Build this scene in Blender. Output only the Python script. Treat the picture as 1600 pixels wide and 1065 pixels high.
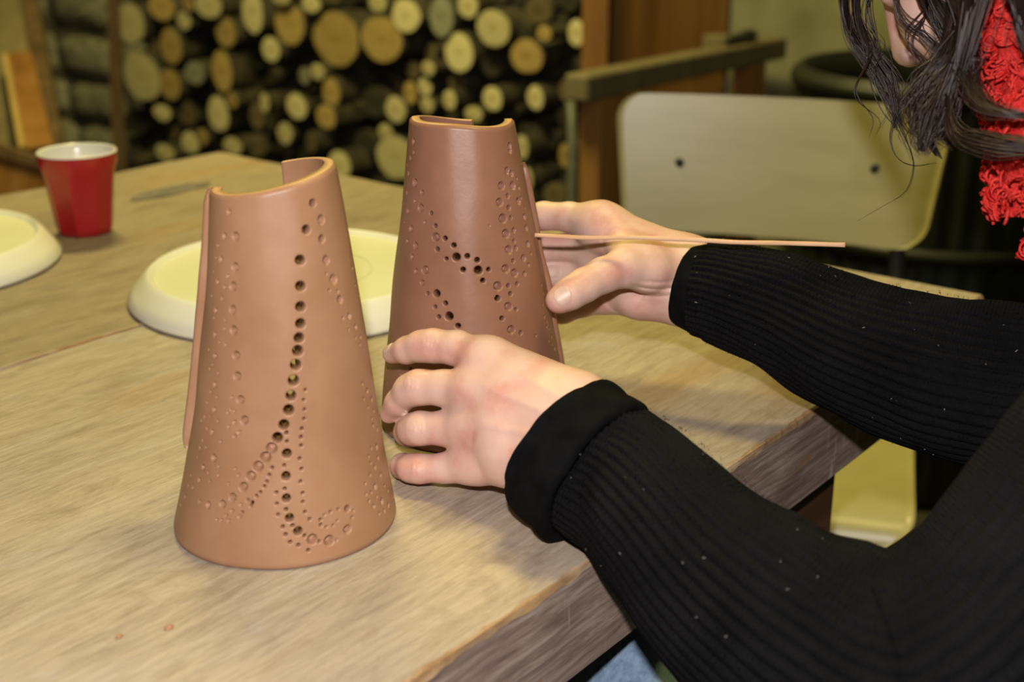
import bpy, math, random
import numpy as np
from mathutils import Matrix, Vector

random.seed(7); rng = np.random.default_rng(11)
scene = bpy.context.scene
for o in list(bpy.data.objects): bpy.data.objects.remove(o)
COL = scene.collection

# ------------------------------------------------------------------ camera
FPX = 2055.0; TH = math.radians(19.6); SN, CS = math.sin(TH), math.cos(TH)
TABLE = 0.75; CAM = np.array([0.0, 0.0, TABLE + 0.33])
cd = bpy.data.cameras.new('camera'); cam = bpy.data.objects.new('camera', cd); COL.objects.link(cam)
cd.sensor_width = 36.0; cd.lens = 36.0 * FPX / 1600.0; cd.clip_start = 0.02; cd.clip_end = 50
cam.location = CAM; cam.rotation_euler = (math.pi / 2 - TH, 0, 0)
cd.dof.use_dof = True; cd.dof.focus_distance = 0.755; cd.dof.aperture_fstop = 6.6
scene.camera = cam

# ------------------------------------------------------------------ light and exposure
scene.view_settings.view_transform = 'Standard'; scene.view_settings.look = 'None'
scene.view_settings.gamma = 1.0; scene.view_settings.exposure = 0.0
scene.view_settings.use_curve_mapping = False
w = bpy.data.worlds.new('world'); scene.world = w; w.use_nodes = True
w.node_tree.nodes['Background'].inputs[0].default_value = (0.9, 0.85, 0.6, 1)
w.node_tree.nodes['Background'].inputs[1].default_value = 0.02

def light(name, kind, loc, power, color, size=0.1, target=None):
    ld = bpy.data.lights.new(name, kind); ld.energy = power; ld.color = color
    if kind == 'AREA': ld.shape = 'DISK'; ld.size = size
    else: ld.shadow_soft_size = size
    o = bpy.data.objects.new(name, ld); COL.objects.link(o); o.location = loc
    if target is not None:
        o.rotation_euler = (Vector(target) - Vector(loc)).to_track_quat('-Z', 'Y').to_euler()
    return o
# the camera's own flash, a hand's breadth above the lens
light('camera_flash', 'POINT', (-0.015, -0.01, CAM[2] + 0.095), 29.0, (1.0, 0.935, 0.92), 0.012)
# yellow lamps of the workshop: one hung low over the table, one at the back
light('pendant_lamp', 'AREA', (0.20, 0.72, TABLE + 1.05), 5.7, (1.0, 0.87, 0.25), 0.22, (0.14, 0.78, 0))
light('ceiling_lamp_back', 'AREA', (-0.5, 2.1, 2.55), 62.0, (1.0, 0.85, 0.29), 0.5, (-0.7, 3.2, 0.4))

# ------------------------------------------------------------------ helpers
def ray(x, y):
    u = (x - 800.0) / FPX; v = (532.5 - y) / FPX
    return np.array([u, CS + v * SN, -SN + v * CS])
def P(x, y, t): return CAM + t * ray(x, y)
def onz(x, y, z):
    d = ray(x, y); return CAM + d * ((z - CAM[2]) / d[2])
E1 = np.array([0.6196, 0.7849, 0.0]); E2 = np.array([-0.7849, 0.6196, 0.0]); UP = np.array([0, 0, 1.0])
ANG = math.atan2(E1[1], E1[0])

def tag(o, label=None, cat=None, group=None, kind=None):
    if label: o['label'] = label
    if cat: o['category'] = cat
    if group: o['group'] = group
    if kind: o['kind'] = kind
    return o
def empty(name, loc, label=None, cat=None, group=None):
    o = bpy.data.objects.new(name, None); COL.objects.link(o); o.location = loc
    o.empty_display_size = 0.05
    return tag(o, label, cat, group)
def mesh_data(name, verts, faces, mats, mi=None, smooth=True, uv=None):
    me = bpy.data.meshes.new(name)
    verts = np.asarray(verts, dtype=np.float32)
    if isinstance(faces, np.ndarray):
        nf, k = faces.shape
        me.vertices.add(len(verts)); me.vertices.foreach_set('co', verts.ravel())
        me.loops.add(nf * k); me.loops.foreach_set('vertex_index', faces.astype(np.int32).ravel())
        me.polygons.add(nf); me.polygons.foreach_set('loop_start', np.arange(0, nf * k, k, dtype=np.int32))
        me.polygons.foreach_set('loop_total', np.full(nf, k, dtype=np.int32))
        me.update(calc_edges=True); me.validate()
    else:
        me.from_pydata([tuple(map(float, v)) for v in verts], [], faces); me.update()
    if not isinstance(mats, (list, tuple)): mats = [mats]
    for m in mats: me.materials.append(m)
    n = len(me.polygons)
    if mi is not None and len(mi) == n: me.polygons.foreach_set('material_index', np.asarray(mi, dtype=np.int32))
    if smooth: me.polygons.foreach_set('use_smooth', np.ones(n, dtype=bool))
    if uv is not None:
        l = me.uv_layers.new(name='uv'); vi = np.zeros(len(me.loops), dtype=np.int32)
        me.loops.foreach_get('vertex_index', vi)
        l.data.foreach_set('uv', np.asarray(uv, dtype=np.float32)[vi].ravel())
    me.update()
    return me
def obj(name, verts, faces, mats, parent=None, origin=None, mi=None, smooth=True, uv=None, rotz=None):
    """verts in world space; origin = the object's place (with a parent: the parent's place)."""
    verts = np.asarray(verts, dtype=float)
    base = np.array(parent.location) if parent is not None else np.zeros(3)
    if parent is not None and parent.parent is not None:
        base = base + np.array(parent.parent.location)
    org = np.asarray(origin, dtype=float) if origin is not None else base
    v = verts - org
    if rotz is not None:
        c, s = math.cos(-rotz), math.sin(-rotz)
        v = np.stack([v[:, 0] * c - v[:, 1] * s, v[:, 0] * s + v[:, 1] * c, v[:, 2]], 1)
    o = bpy.data.objects.new(name, mesh_data(name, v, faces, mats, mi, smooth, uv)); COL.objects.link(o)
    if parent is not None: o.parent = parent
    o.location = org - base
    if rotz is not None: o.rotation_euler = (0, 0, rotz)
    return o

# ---- shapes (all return verts, faces)
def box_vf(c, ax, ay, az, bev=0.0):
    """box centred c with half-axis vectors; bevelled along all edges when bev>0."""
    c = np.asarray(c, float)
    L = [np.linalg.norm(a) for a in (ax, ay, az)]
    if bev <= 0:
        v = [c + sx * np.asarray(ax) + sy * np.asarray(ay) + sz * np.asarray(az) for sx in (-1, 1) for sy in (-1, 1) for sz in (-1, 1)]
        f = [(0, 1, 3, 2), (4, 6, 7, 5), (0, 4, 5, 1), (2, 3, 7, 6), (0, 2, 6, 4), (1, 5, 7, 3)]
        return np.array(v), f
    A = [np.asarray(a, float) for a in (ax, ay, az)]
    u = [a / l for a, l in zip(A, L)]
    b = min(bev, 0.45 * min(L) * 2)
    v = []; idx = {}
    for sx in (-1, 1):
        for sy in (-1, 1):
            for sz in (-1, 1):
                s = (sx, sy, sz)
                for k in range(3):
                    p = c.copy()
                    for q in range(3):
                        p = p + s[q] * u[q] * (L[q] - (0 if q == k else b))
                    idx[(s, k)] = len(v); v.append(p)
    f = []
    for k in range(3):
        a, bb = (k + 1) % 3, (k + 2) % 3
        for sk in (-1, 1):
            q = []
            for sa, sb in ((-1, -1), (1, -1), (1, 1), (-1, 1)):
                s = [0, 0, 0]; s[k] = sk; s[a] = sa; s[bb] = sb; q.append(idx[(tuple(s), k)])
            f.append(tuple(q if sk > 0 else q[::-1]))
    for k in range(3):      # edge strips along axis k
        a, bb = (k + 1) % 3, (k + 2) % 3
        for sa in (-1, 1):
            for sb in (-1, 1):
                def s(v_): r = [0, 0, 0]; r[k] = v_; r[a] = sa; r[bb] = sb; return tuple(r)
                q = [idx[(s(-1), a)], idx[(s(1), a)], idx[(s(1), bb)], idx[(s(-1), bb)]]
                f.append(tuple(q if sa * sb > 0 else q[::-1]))
    for sx in (-1, 1):
        for sy in (-1, 1):
            for sz in (-1, 1):
                s = (sx, sy, sz); q = [idx[(s, 0)], idx[(s, 1)], idx[(s, 2)]]
                f.append(tuple(q if sx * sy * sz > 0 else q[::-1]))
    return np.array(v), f
def join(*vfs):
    V, F, n = [], [], 0
    for v, f in vfs:
        V.append(np.asarray(v)); F += [tuple(int(i) + n for i in q) for q in f]; n += len(v)
    return np.concatenate(V), F
def grid_faces(nu, nv, wrap_u=False):
    i = np.arange(nu if wrap_u else nu - 1); j = np.arange(nv - 1)
    I, J = np.meshgrid(i, j, indexing='ij'); I2 = (I + 1) % nu
    return np.stack([I * nv + J, I2 * nv + J, I2 * nv + J + 1, I * nv + J + 1], -1).reshape(-1, 4)
def lathe(profile, c, n=64, rmod=None):
    pr = np.array(profile, float); a = np.linspace(0, 2 * math.pi, n, endpoint=False)
    V = np.zeros((n, len(pr), 3))
    for i, t in enumerate(a):
        m = 1.0 if rmod is None else rmod(t, pr)
        V[i, :, 0] = c[0] + pr[:, 0] * m * math.cos(t); V[i, :, 1] = c[1] + pr[:, 0] * m * math.sin(t); V[i, :, 2] = c[2] + pr[:, 1]
    return V.reshape(-1, 3), grid_faces(n, len(pr), True)
def crom(pts, n):
    """Catmull-Rom through pts (k x d), n samples."""
    p = np.asarray(pts, float); k = len(p)
    q = np.vstack([2 * p[0] - p[1], p, 2 * p[-1] - p[-2]])
    t = np.linspace(0, k - 1 - 1e-6, n); i = t.astype(int); u = (t - i)[:, None]
    a, b, c, d = q[i], q[i + 1], q[i + 2], q[i + 3]
    return 0.5 * (2 * b + (c - a) * u + (2 * a - 5 * b + 4 * c - d) * u * u + (3 * b - a - 3 * c + d) * u ** 3)
def frames(path, hint=None):
    T = np.gradient(path, axis=0); T /= np.linalg.norm(T, axis=1)[:, None]
    n = np.array([0.0, 0, 1]) if hint is None else np.asarray(hint, float)
    if abs(n @ T[0]) > .95: n = np.array([1.0, 0, 0])
    N = []
    for t in T:
        n = n - t * (n @ t); n = n / np.linalg.norm(n); N.append(n)
    N = np.array(N); B = np.cross(T, N)
    return T, N, B
def tube(path, rad, n=12, caps=True, hint=None, rmod=None):
    path = np.asarray(path, float); m = len(path); rad = np.broadcast_to(np.asarray(rad, float), (m,))
    T, N, B = frames(path, hint); a = np.linspace(0, 2 * math.pi, n, endpoint=False)
    R = rad[None, :] * np.ones((n, 1))
    if rmod is not None: R = R + rmod(a[:, None], np.arange(m)[None, :] / (m - 1.0))
    V = path[None] + R[..., None] * (np.cos(a)[:, None, None] * N[None] + np.sin(a)[:, None, None] * B[None])
    F = grid_faces(n, m, True)
    V = V.reshape(-1, 3)
    if caps:
        V = np.vstack([V, path[0], path[-1]]); k = n * m
        c0 = [(k, ((i + 1) % n) * m, i * m) for i in range(n)]
        c1 = [(k + 1, i * m + m - 1, ((i + 1) % n) * m + m - 1) for i in range(n)]
        return V, [tuple(q) for q in F.tolist()] + c0 + c1
    return V, F
def prism_px(pts, thick, depth_dir=None):
    """slab whose front outline is a list of world points; thick is pushed along depth_dir."""
    p = np.array(pts); d = np.asarray(depth_dir, float) * thick; n = len(p)
    v = np.vstack([p, p + d]); f = [tuple(range(n)), tuple(range(2 * n - 1, n - 1, -1))]
    for i in range(n):
        j = (i + 1) % n; f.append((i, i + n, j + n, j))
    return v, f

# ---- value noise for shapes
_lat = rng.random((64, 64)) * 2 - 1
def vnoise(x, y):
    x = np.asarray(x, float); y = np.asarray(y, float)
    xi = np.floor(x).astype(int); yi = np.floor(y).astype(int); fx = x - xi; fy = y - yi
    fx = fx * fx * (3 - 2 * fx); fy = fy * fy * (3 - 2 * fy)
    g = lambda a, b: _lat[a % 64, b % 64]
    return (g(xi, yi) * (1 - fx) + g(xi + 1, yi) * fx) * (1 - fy) + (g(xi, yi + 1) * (1 - fx) + g(xi + 1, yi + 1) * fx) * fy

# ---- signed distance sculpting with surface nets
class Sdf:
    def __init__(s, lo, hi, h):
        s.lo = np.array(lo, float); s.h = h
        n = np.ceil((np.array(hi) - s.lo) / h).astype(int) + 1
        s.n = n; s.d = np.full(n, 1.0, dtype=np.float32)
        s.ax = [(s.lo[i] + np.arange(n[i]) * h).astype(np.float32) for i in range(3)]
    def blank(s):
        o = object.__new__(Sdf); o.lo, o.h, o.n, o.ax = s.lo, s.h, s.n, s.ax; o.d = np.full(s.n, 1.0, dtype=np.float32); return o
    def sub(s, lo, hi):
        a = np.clip(np.floor((np.array(lo) - s.lo) / s.h).astype(int), 0, s.n)
        b = np.clip(np.ceil((np.array(hi) - s.lo) / s.h).astype(int) + 1, 0, s.n)
        sl = tuple(slice(int(a[i]), int(b[i])) for i in range(3))
        return sl, (s.ax[0][sl[0]][:, None, None], s.ax[1][sl[1]][None, :, None], s.ax[2][sl[2]][None, None, :])
    def add(s, fn, lo, hi, k):
        m = k + 3 * s.h; sl, (X, Y, Z) = s.sub(np.array(lo) - m, np.array(hi) + m)
        d = fn(X, Y, Z); a = s.d[sl]
        if k > 0:
            q = np.maximum(k - np.abs(a - d), 0) / k; s.d[sl] = np.minimum(a, d) - q * q * k * 0.25
        else: s.d[sl] = np.minimum(a, d)
    def cut(s, fn, lo, hi, k):
        m = k + 3 * s.h; sl, (X, Y, Z) = s.sub(np.array(lo) - m, np.array(hi) + m)
        d = -fn(X, Y, Z); a = s.d[sl]; q = np.maximum(k - np.abs(a - d), 0) / k
        s.d[sl] = np.maximum(a, d) + q * q * k * 0.25
    @staticmethod
    def cone_fn(a, b, r1, r2):
        a = np.asarray(a, np.float32); b = np.asarray(b, np.float32); ab = b - a; l2 = float(ab @ ab) + 1e-12
        def fn(X, Y, Z):
            px, py, pz = X - a[0], Y - a[1], Z - a[2]
            t = np.clip((px * ab[0] + py * ab[1] + pz * ab[2]) / l2, 0, 1)
            return np.sqrt((px - t * ab[0]) ** 2 + (py - t * ab[1]) ** 2 + (pz - t * ab[2]) ** 2) - (r1 + t * (r2 - r1))
        return fn
    def cone(s, a, b, r1, r2, k=0.006):
        a = np.array(a); b = np.array(b); r = max(r1, r2)
        s.add(s.cone_fn(a, b, r1, r2), np.minimum(a, b) - r, np.maximum(a, b) + r, k)
    def ell(s, c, axes, k=0.006, cut=False):
        """ellipsoid with three orthogonal half-axis vectors."""
        c = np.asarray(c, float); A = [np.asarray(a, float) for a in axes]; L = [np.linalg.norm(a) for a in A]
        U = [a / l for a, l in zip(A, L)]; m = min(L)
        def fn(X, Y, Z):
            px, py, pz = X - np.float32(c[0]), Y - np.float32(c[1]), Z - np.float32(c[2]); q = 0; g = 0
            for u, l in zip(U, L):
                w_ = (px * np.float32(u[0]) + py * np.float32(u[1]) + pz * np.float32(u[2])) / np.float32(l); q = q + w_ * w_; g = g + (w_ / np.float32(l)) ** 2
            k0 = np.sqrt(q) + 1e-9; k1 = np.sqrt(g) + 1e-9
            return k0 * (k0 - 1) / k1
        r = max(L); (s.cut if cut else s.add)(fn, c - r, c + r, k)
    def mesh(s):
        d = s.d; I = d < 0; n = d.shape
        cx, cy, cz = n[0] - 1, n[1] - 1, n[2] - 1
        cnt = np.zeros((cx, cy, cz), np.int8)
        for i in (0, 1):
            for j in (0, 1):
                for k in (0, 1): cnt += I[i:i + cx, j:j + cy, k:k + cz]
        act = np.argwhere((cnt > 0) & (cnt < 8)); idm = np.full((cx, cy, cz), -1, np.int32)
        idm[act[:, 0], act[:, 1], act[:, 2]] = np.arange(len(act))
        pos = np.zeros((len(act), 3)); num = np.zeros(len(act))
        cor = [(i, j, k) for i in (0, 1) for j in (0, 1) for k in (0, 1)]
        val = {c: d[act[:, 0] + c[0], act[:, 1] + c[1], act[:, 2] + c[2]] for c in cor}
        for c in cor:
            for a in range(3):
                if c[a] == 0:
                    e = list(c); e[a] = 1; e = tuple(e); va, vb = val[c], val[e]; m = (va < 0) != (vb < 0)
                    t = np.where(m, va / np.where(m, va - vb, 1), 0); p = np.tile(np.array(c, float), (len(act), 1)); p[:, a] += t
                    pos += p * m[:, None]; num += m
        pos = pos / num[:, None] + act
        V = s.lo + pos * s.h; Q = []
        for a in range(3):
            b, c = (a + 1) % 3, (a + 2) % 3
            sl0 = [slice(None)] * 3; sl1 = [slice(None)] * 3
            sl0[a] = slice(0, -1); sl1[a] = slice(1, None)
            for q in (b, c): sl0[q] = slice(1, -1); sl1[q] = slice(1, -1)
            A, B = I[tuple(sl0)], I[tuple(sl1)]
            for flip in (0, 1):
                e = np.argwhere(A & ~B) if not flip else np.argwhere(~A & B)
                if len(e) == 0: continue
                e = e.copy(); e[:, b] += 1; e[:, c] += 1
                def cell(db, dc):
                    q = e.copy(); q[:, b] -= db; q[:, c] -= dc; return idm[q[:, 0], q[:, 1], q[:, 2]]
                f4 = np.stack([cell(1, 1), cell(0, 1), cell(0, 0), cell(1, 0)], 1)
                Q.append(f4 if not flip else f4[:, ::-1])
        return V, np.concatenate(Q)

# ------------------------------------------------------------------ materials
def nodes(name):
    m = bpy.data.materials.new(name); m.use_nodes = True; nt = m.node_tree
    return m, nt, nt.nodes['Principled BSDF']
def N(nt, kind, **kw):
    n = nt.nodes.new(kind)
    for k, v in kw.items(): setattr(n, k, v)
    return n
def rgba(c): return (c[0], c[1], c[2], 1.0)
def ramp(nt, stops):
    r = N(nt, 'ShaderNodeValToRGB'); e = r.color_ramp.elements
    while len(e) < len(stops): e.new(0.5)
    for el, (p, c) in zip(e, stops): el.position = p; el.color = rgba(c)
    return r
def coords(nt, scale=(1, 1, 1), rand=False, kind='Object', rot=(0, 0, 0)):
    tc = N(nt, 'ShaderNodeTexCoord'); mp = N(nt, 'ShaderNodeMapping'); mp.inputs['Scale'].default_value = scale; mp.inputs['Rotation'].default_value = rot
    nt.links.new(tc.outputs[kind], mp.inputs['Vector'])
    if rand:
        oi = N(nt, 'ShaderNodeObjectInfo'); mu = N(nt, 'ShaderNodeMath', operation='MULTIPLY'); mu.inputs[1].default_value = 37.0
        nt.links.new(oi.outputs['Random'], mu.inputs[0]); nt.links.new(mu.outputs[0], mp.inputs['Location'])
    return mp
def noise(nt, vec, scale, detail=4, rough=.6, dist=0.0):
    n = N(nt, 'ShaderNodeTexNoise'); n.inputs['Scale'].default_value = scale; n.inputs['Detail'].default_value = detail
    n.inputs['Roughness'].default_value = rough; n.inputs['Distortion'].default_value = dist
    nt.links.new(vec.outputs[0], n.inputs['Vector']); return n
def mixc(nt, fac, a, b, blend='MIX'):
    m = N(nt, 'ShaderNodeMix', data_type='RGBA', blend_type=blend)
    for sock, val in ((m.inputs[0], fac), (m.inputs[6], a), (m.inputs[7], b)):
        if hasattr(val, 'node'): nt.links.new(val, sock)
        elif isinstance(val, (int, float)): sock.default_value = val
        else: sock.default_value = rgba(val)
    return m.outputs[2]
def bump(nt, bs, height, strength=.3, dist=.001, prev=None):
    b = N(nt, 'ShaderNodeBump'); b.inputs['Strength'].default_value = strength; b.inputs['Distance'].default_value = dist
    nt.links.new(height, b.inputs['Height'])
    if prev is not None: nt.links.new(prev.outputs[0], b.inputs['Normal'])
    nt.links.new(b.outputs[0], bs.inputs['Normal']); return b
def simple(name, c1, c2, scale=20, rough=.6, stretch=(1, 1, 1), bstr=.2, bdist=.001, rand=False, spec=.5, detail=5, metal=0.0, lo=.35, hi=.65):
    m, nt, bs = nodes(name); mp = coords(nt, stretch, rand); n = noise(nt, mp, scale, detail)
    r = ramp(nt, [(lo, c1), (hi, c2)]); nt.links.new(n.outputs[0], r.inputs[0]); nt.links.new(r.outputs[0], bs.inputs['Base Color'])
    bs.inputs['Roughness'].default_value = rough; bs.inputs['Specular IOR Level'].default_value = spec; bs.inputs['Metallic'].default_value = metal
    if bstr > 0: bump(nt, bs, n.outputs[0], bstr, bdist)
    return m
def wood(name, dark, mid, light_, stain=None, gscale=60, rough=.7, bstr=.4, bdist=.0015, stretch=(.06, 1, 1), spec=.3, rand=True, patch=None):
    m, nt, bs = nodes(name); mp = coords(nt, stretch, rand); mp2 = coords(nt, (.35, 1, 1), rand)
    n1 = noise(nt, mp, gscale, 6, .65, .6); n2 = noise(nt, mp2, 5.5, 5, .6, .8); n3 = noise(nt, mp, gscale * 3.2, 3, .6)
    r1 = ramp(nt, [(.3, dark), (.5, mid), (.7, light_)]); nt.links.new(n1.outputs[0], r1.inputs[0])
    col = r1.outputs[0]
    if stain is not None:
        r2 = ramp(nt, [(.42, (0, 0, 0)), (.66, (1, 1, 1))]); nt.links.new(n2.outputs[0], r2.inputs[0]); col = mixc(nt, r2.outputs[0], col, stain)
    if patch is not None:
        n4 = noise(nt, mp2, 14, 3, .55, .4); r4 = ramp(nt, [(.56, (0, 0, 0)), (.70, (.8, .8, .8))]); nt.links.new(n4.outputs[0], r4.inputs[0]); col = mixc(nt, r4.outputs[0], col, patch)
    nt.links.new(col, bs.inputs['Base Color']); bs.inputs['Roughness'].default_value = rough; bs.inputs['Specular IOR Level'].default_value = spec
    b = bump(nt, bs, n1.outputs[0], bstr, bdist); bump(nt, bs, n3.outputs[0], bstr * .6, bdist * .5, b)
    return m

M = {}
def top_mat(name, tint, k):
    T = lambda c: tuple(a * b for a, b in zip(c, (tint[0], tint[1] * .965, tint[2])))
    m, nt, bs = nodes(name); g = coords(nt, (.14, 1, 1), True); n1 = noise(nt, g, 95, 7, .72, .5); g2 = coords(nt, (.30, 1, 1), True); n2 = noise(nt, g2, 7, 6, .62, 1.2); g3 = coords(nt, (.55, 1, 1), True); n3 = noise(nt, g3, 26, 6, .7, .8); n5 = noise(nt, g, 260, 3, .6)
    r1 = ramp(nt, [(.25, T((.22, .180, .130))), (.47, T((.350, .298, .228))), (.75, T((.450, .400, .320)))]); nt.links.new(n1.outputs[0], r1.inputs[0])
    r2 = ramp(nt, [(.40, (0, 0, 0)), (.62, (.75, .75, .75))]); nt.links.new(n2.outputs[0], r2.inputs[0]); c = mixc(nt, r2.outputs[0], r1.outputs[0], T((.42, .350, .245)))
    r3 = ramp(nt, [(.52, (0, 0, 0)), (.70, (.65, .65, .65))]); nt.links.new(n3.outputs[0], r3.inputs[0]); c = mixc(nt, r3.outputs[0], c, T((.245, .185, .120)))
    r4 = ramp(nt, [(.26, (.7, .7, .7)), (.43, (0, 0, 0))]); nt.links.new(n3.outputs[0], r4.inputs[0]); c = mixc(nt, r4.outputs[0], c, T((.40, .375, .345)))
    n6 = noise(nt, g2, 11, 2, .5, .3); r6 = ramp(nt, [(.62, (0, 0, 0)), (.72, (.55, .55, .55))]); nt.links.new(n6.outputs[0], r6.inputs[0]); c = mixc(nt, r6.outputs[0], c, (.33, .20, .09))
    g7 = coords(nt, (.10, 1, 1), True); n7 = noise(nt, g7, 360, 6, .78); r7 = ramp(nt, [(.34, (.30, .30, .30)), (.5, (.5, .5, .5)), (.68, (.68, .68, .68))]); nt.links.new(n7.outputs[0], r7.inputs[0]); c = mixc(nt, .5, c, r7.outputs[0], 'OVERLAY')
    nt.links.new(c, bs.inputs['Base Color']); bs.inputs['Roughness'].default_value = .62; bs.inputs['Specular IOR Level'].default_value = .3
    b = bump(nt, bs, n1.outputs[0], .5, .0014); b = bump(nt, bs, n3.outputs[0], .4, .0015, b); b = bump(nt, bs, n7.outputs[0], .3, .0007, b); bump(nt, bs, n5.outputs[0], .3, .0006, b)
    return m
M['table_top'] = top_mat('table_top_wood', (1, 1, 1), 0)
M['table_top_far'] = top_mat('table_top_wood_brown', (.76, .735, .67), 1)
M['table_edge'] = wood('table_edge_raw_wood', (.20, .11, .05), (.32, .20, .10), (.44, .35, .24), gscale=110, rough=.75, stretch=(.2, 1, 1), patch=(.42, .35, .27))
def front_mat():
    m, nt, bs = nodes('table_side_wood'); mp = coords(nt, (.07, 1, 1)); n1 = noise(nt, mp, 190, 6, .75, .4)
    r = ramp(nt, [(.30, (.105, .064, .050)), (.50, (.255, .178, .142)), (.70, (.45, .36, .30))]); nt.links.new(n1.outputs[0], r.inputs[0])
    mp2 = coords(nt, (1, 1, .10), rot=(0, .9, 0)); n2 = noise(nt, mp2, 150, 2, .5); mp3 = coords(nt); n3 = noise(nt, mp3, 9, 2)
    r2 = ramp(nt, [(.62, (0, 0, 0)), (.69, (1, 1, 1))]); nt.links.new(n2.outputs[0], r2.inputs[0])
    r3 = ramp(nt, [(.53, (0, 0, 0)), (.62, (.6, .6, .6))]); nt.links.new(n3.outputs[0], r3.inputs[0])
    mk = mixc(nt, 1.0, r2.outputs[0], r3.outputs[0], 'MULTIPLY')
    c = mixc(nt, mk, r.outputs[0], (.55, .50, .46))
    n4 = noise(nt, mp3, 16, 3); r4 = ramp(nt, [(.66, (0, 0, 0)), (.70, (.85, .85, .85))]); nt.links.new(n4.outputs[0], r4.inputs[0]); c = mixc(nt, r4.outputs[0], c, (.30, .15, .05))
    nt.links.new(c, bs.inputs['Base Color']); bs.inputs['Roughness'].default_value = .6; bump(nt, bs, n1.outputs[0], .6, .0015)
    return m
M['table_side'] = front_mat()
M['leg_wood'] = wood('table_leg_wood', (.06, .025, .012), (.10, .045, .022), (.14, .07, .035), gscale=40, rough=.5)
def clay(name, c1, c2, rough):
    m, nt, bs = nodes(name); mp = coords(nt); n = noise(nt, mp, 22, 5, .6, .3); r = ramp(nt, [(.33, c1), (.68, c2)]); nt.links.new(n.outputs[0], r.inputs[0])
    nt.links.new(r.outputs[0], bs.inputs['Base Color']); bs.inputs['Roughness'].default_value = rough; bs.inputs['Specular IOR Level'].default_value = .34
    n2 = noise(nt, mp, 260, 4, .6); n3 = noise(nt, mp, 45, 3, .5); b = bump(nt, bs, n2.outputs[0], .12, .0006); bump(nt, bs, n3.outputs[0], .25, .0012, b)
    return m
M['clay_dry'] = clay('clay_leather_hard', (.300, .155, .082), (.360, .200, .114), .42)
M['clay_wet'] = clay('clay_damp_brown', (.235, .110, .066), (.285, .140, .090), .40)
M['clay_cut'] = simple('clay_cut_edge', (.46, .24, .11), (.56, .33, .16), 60, .6, bstr=.4, bdist=.001)
M['cream'] = simple('cream_glaze', (.76, .75, .64), (.79, .78, .68), 6, .28, bstr=.0, spec=.5)
M['cream_flat'] = simple('cream_unglazed', (.66, .66, .47), (.71, .71, .54), 9, .45, bstr=.1)
M['plate_ring'] = simple('plate_grey_ring', (.30, .31, .24), (.36, .37, .28), 20, .5, bstr=0)
M['red'] = simple('red_glaze', (.30, .006, .012), (.35, .009, .015), 8, .25, bstr=0)
M['white'] = simple('white_glaze', (.72, .71, .68), (.76, .75, .72), 8, .2, bstr=0)
M['stick'] = wood('skewer_wood', (.50, .27, .13), (.60, .36, .20), (.66, .43, .26), gscale=120, rough=.55, stretch=(.08, 1, 1))
def skin_mat():
    m, nt, bs = nodes('skin'); mp = coords(nt); n = noise(nt, mp, 38, 4, .55); r = ramp(nt, [(.34, (.56, .29, .235)), (.5, (.62, .395, .325)), (.7, (.64, .44, .36))]); nt.links.new(n.outputs[0], r.inputs[0])
    nt.links.new(r.outputs[0], bs.inputs['Base Color']); bs.inputs['Roughness'].default_value = .48; bs.inputs['Specular IOR Level'].default_value = .4
    bs.inputs['Subsurface Weight'].default_value = .12; bs.inputs['Subsurface Radius'].default_value = (1, .35, .2); bs.inputs['Subsurface Scale'].default_value = .006
    v = N(nt, 'ShaderNodeTexVoronoi'); v.inputs['Scale'].default_value = 900; nt.links.new(mp.outputs[0], v.inputs['Vector']); n2 = noise(nt, mp, 240, 3)
    b = bump(nt, bs, v.outputs['Distance'], .10, .0004); bump(nt, bs, n2.outputs[0], .16, .0006, b)
    return m
M['skin'] = skin_mat()
M['nail'] = simple('fingernail', (.56, .37, .30), (.63, .44, .36), 90, .42, bstr=.05)
def knit_mat():
    m, nt, bs = nodes('black_rib_knit'); mp = coords(nt, (1, 1, 1), kind='UV')
    wv = N(nt, 'ShaderNodeTexWave', wave_type='BANDS', bands_direction='Y', wave_profile='SIN'); wv.inputs['Scale'].default_value = 130; wv.inputs['Distortion'].default_value = .6; wv.inputs['Detail'].default_value = 1
    nt.links.new(mp.outputs[0], wv.inputs['Vector'])
    ob = coords(nt); n = noise(nt, ob, 420, 3, .7); n2 = noise(nt, ob, 25, 3); r = ramp(nt, [(.3, (.0022, .0022, .0029)), (.75, (.0060, .0060, .0070))]); nt.links.new(n2.outputs[0], r.inputs[0])
    nt.links.new(r.outputs[0], bs.inputs['Base Color']); bs.inputs['Roughness'].default_value = .85; bs.inputs['Specular IOR Level'].default_value = .10
    b = bump(nt, bs, wv.outputs[0], .45, .0010); bump(nt, bs, n.outputs[0], 1.0, .0016, b)
    return m
M['knit'] = knit_mat()
M['black_cloth'] = simple('black_jersey', (.0025, .0025, .003), (.005, .005, .0055), 60, .9, bstr=.5, bdist=.002, spec=.06)
M['lint'] = simple('lint', (.10, .10, .10), (.22, .22, .22), 40, .9, bstr=0)
M['denim'] = simple('denim', (.13, .20, .30), (.22, .31, .42), 300, .85, stretch=(1, 1, .4), bstr=.4, bdist=.0008, spec=.2)
M['shoe'] = simple('dark_leather', (.02, .015, .012), (.03, .022, .018), 40, .5)
def hair_mat():
    m, nt, bs = nodes('dark_brown_hair'); bs.inputs['Base Color'].default_value = (.022, .013, .010, 1); bs.inputs['Roughness'].default_value = .36; bs.inputs['Specular IOR Level'].default_value = .42
    mp = coords(nt); n = noise(nt, mp, 50, 3); r = ramp(nt, [(.35, (.010, .005, .004)), (.7, (.034, .017, .012))]); nt.links.new(n.outputs[0], r.inputs[0]); nt.links.new(r.outputs[0], bs.inputs['Base Color'])
    return m
M['hair'] = hair_mat()
M['hair_under'] = simple('hair_underlayer', (.006, .004, .003), (.013, .008, .006), 60, .95, bstr=.6, bdist=.002, spec=.05)
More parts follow.
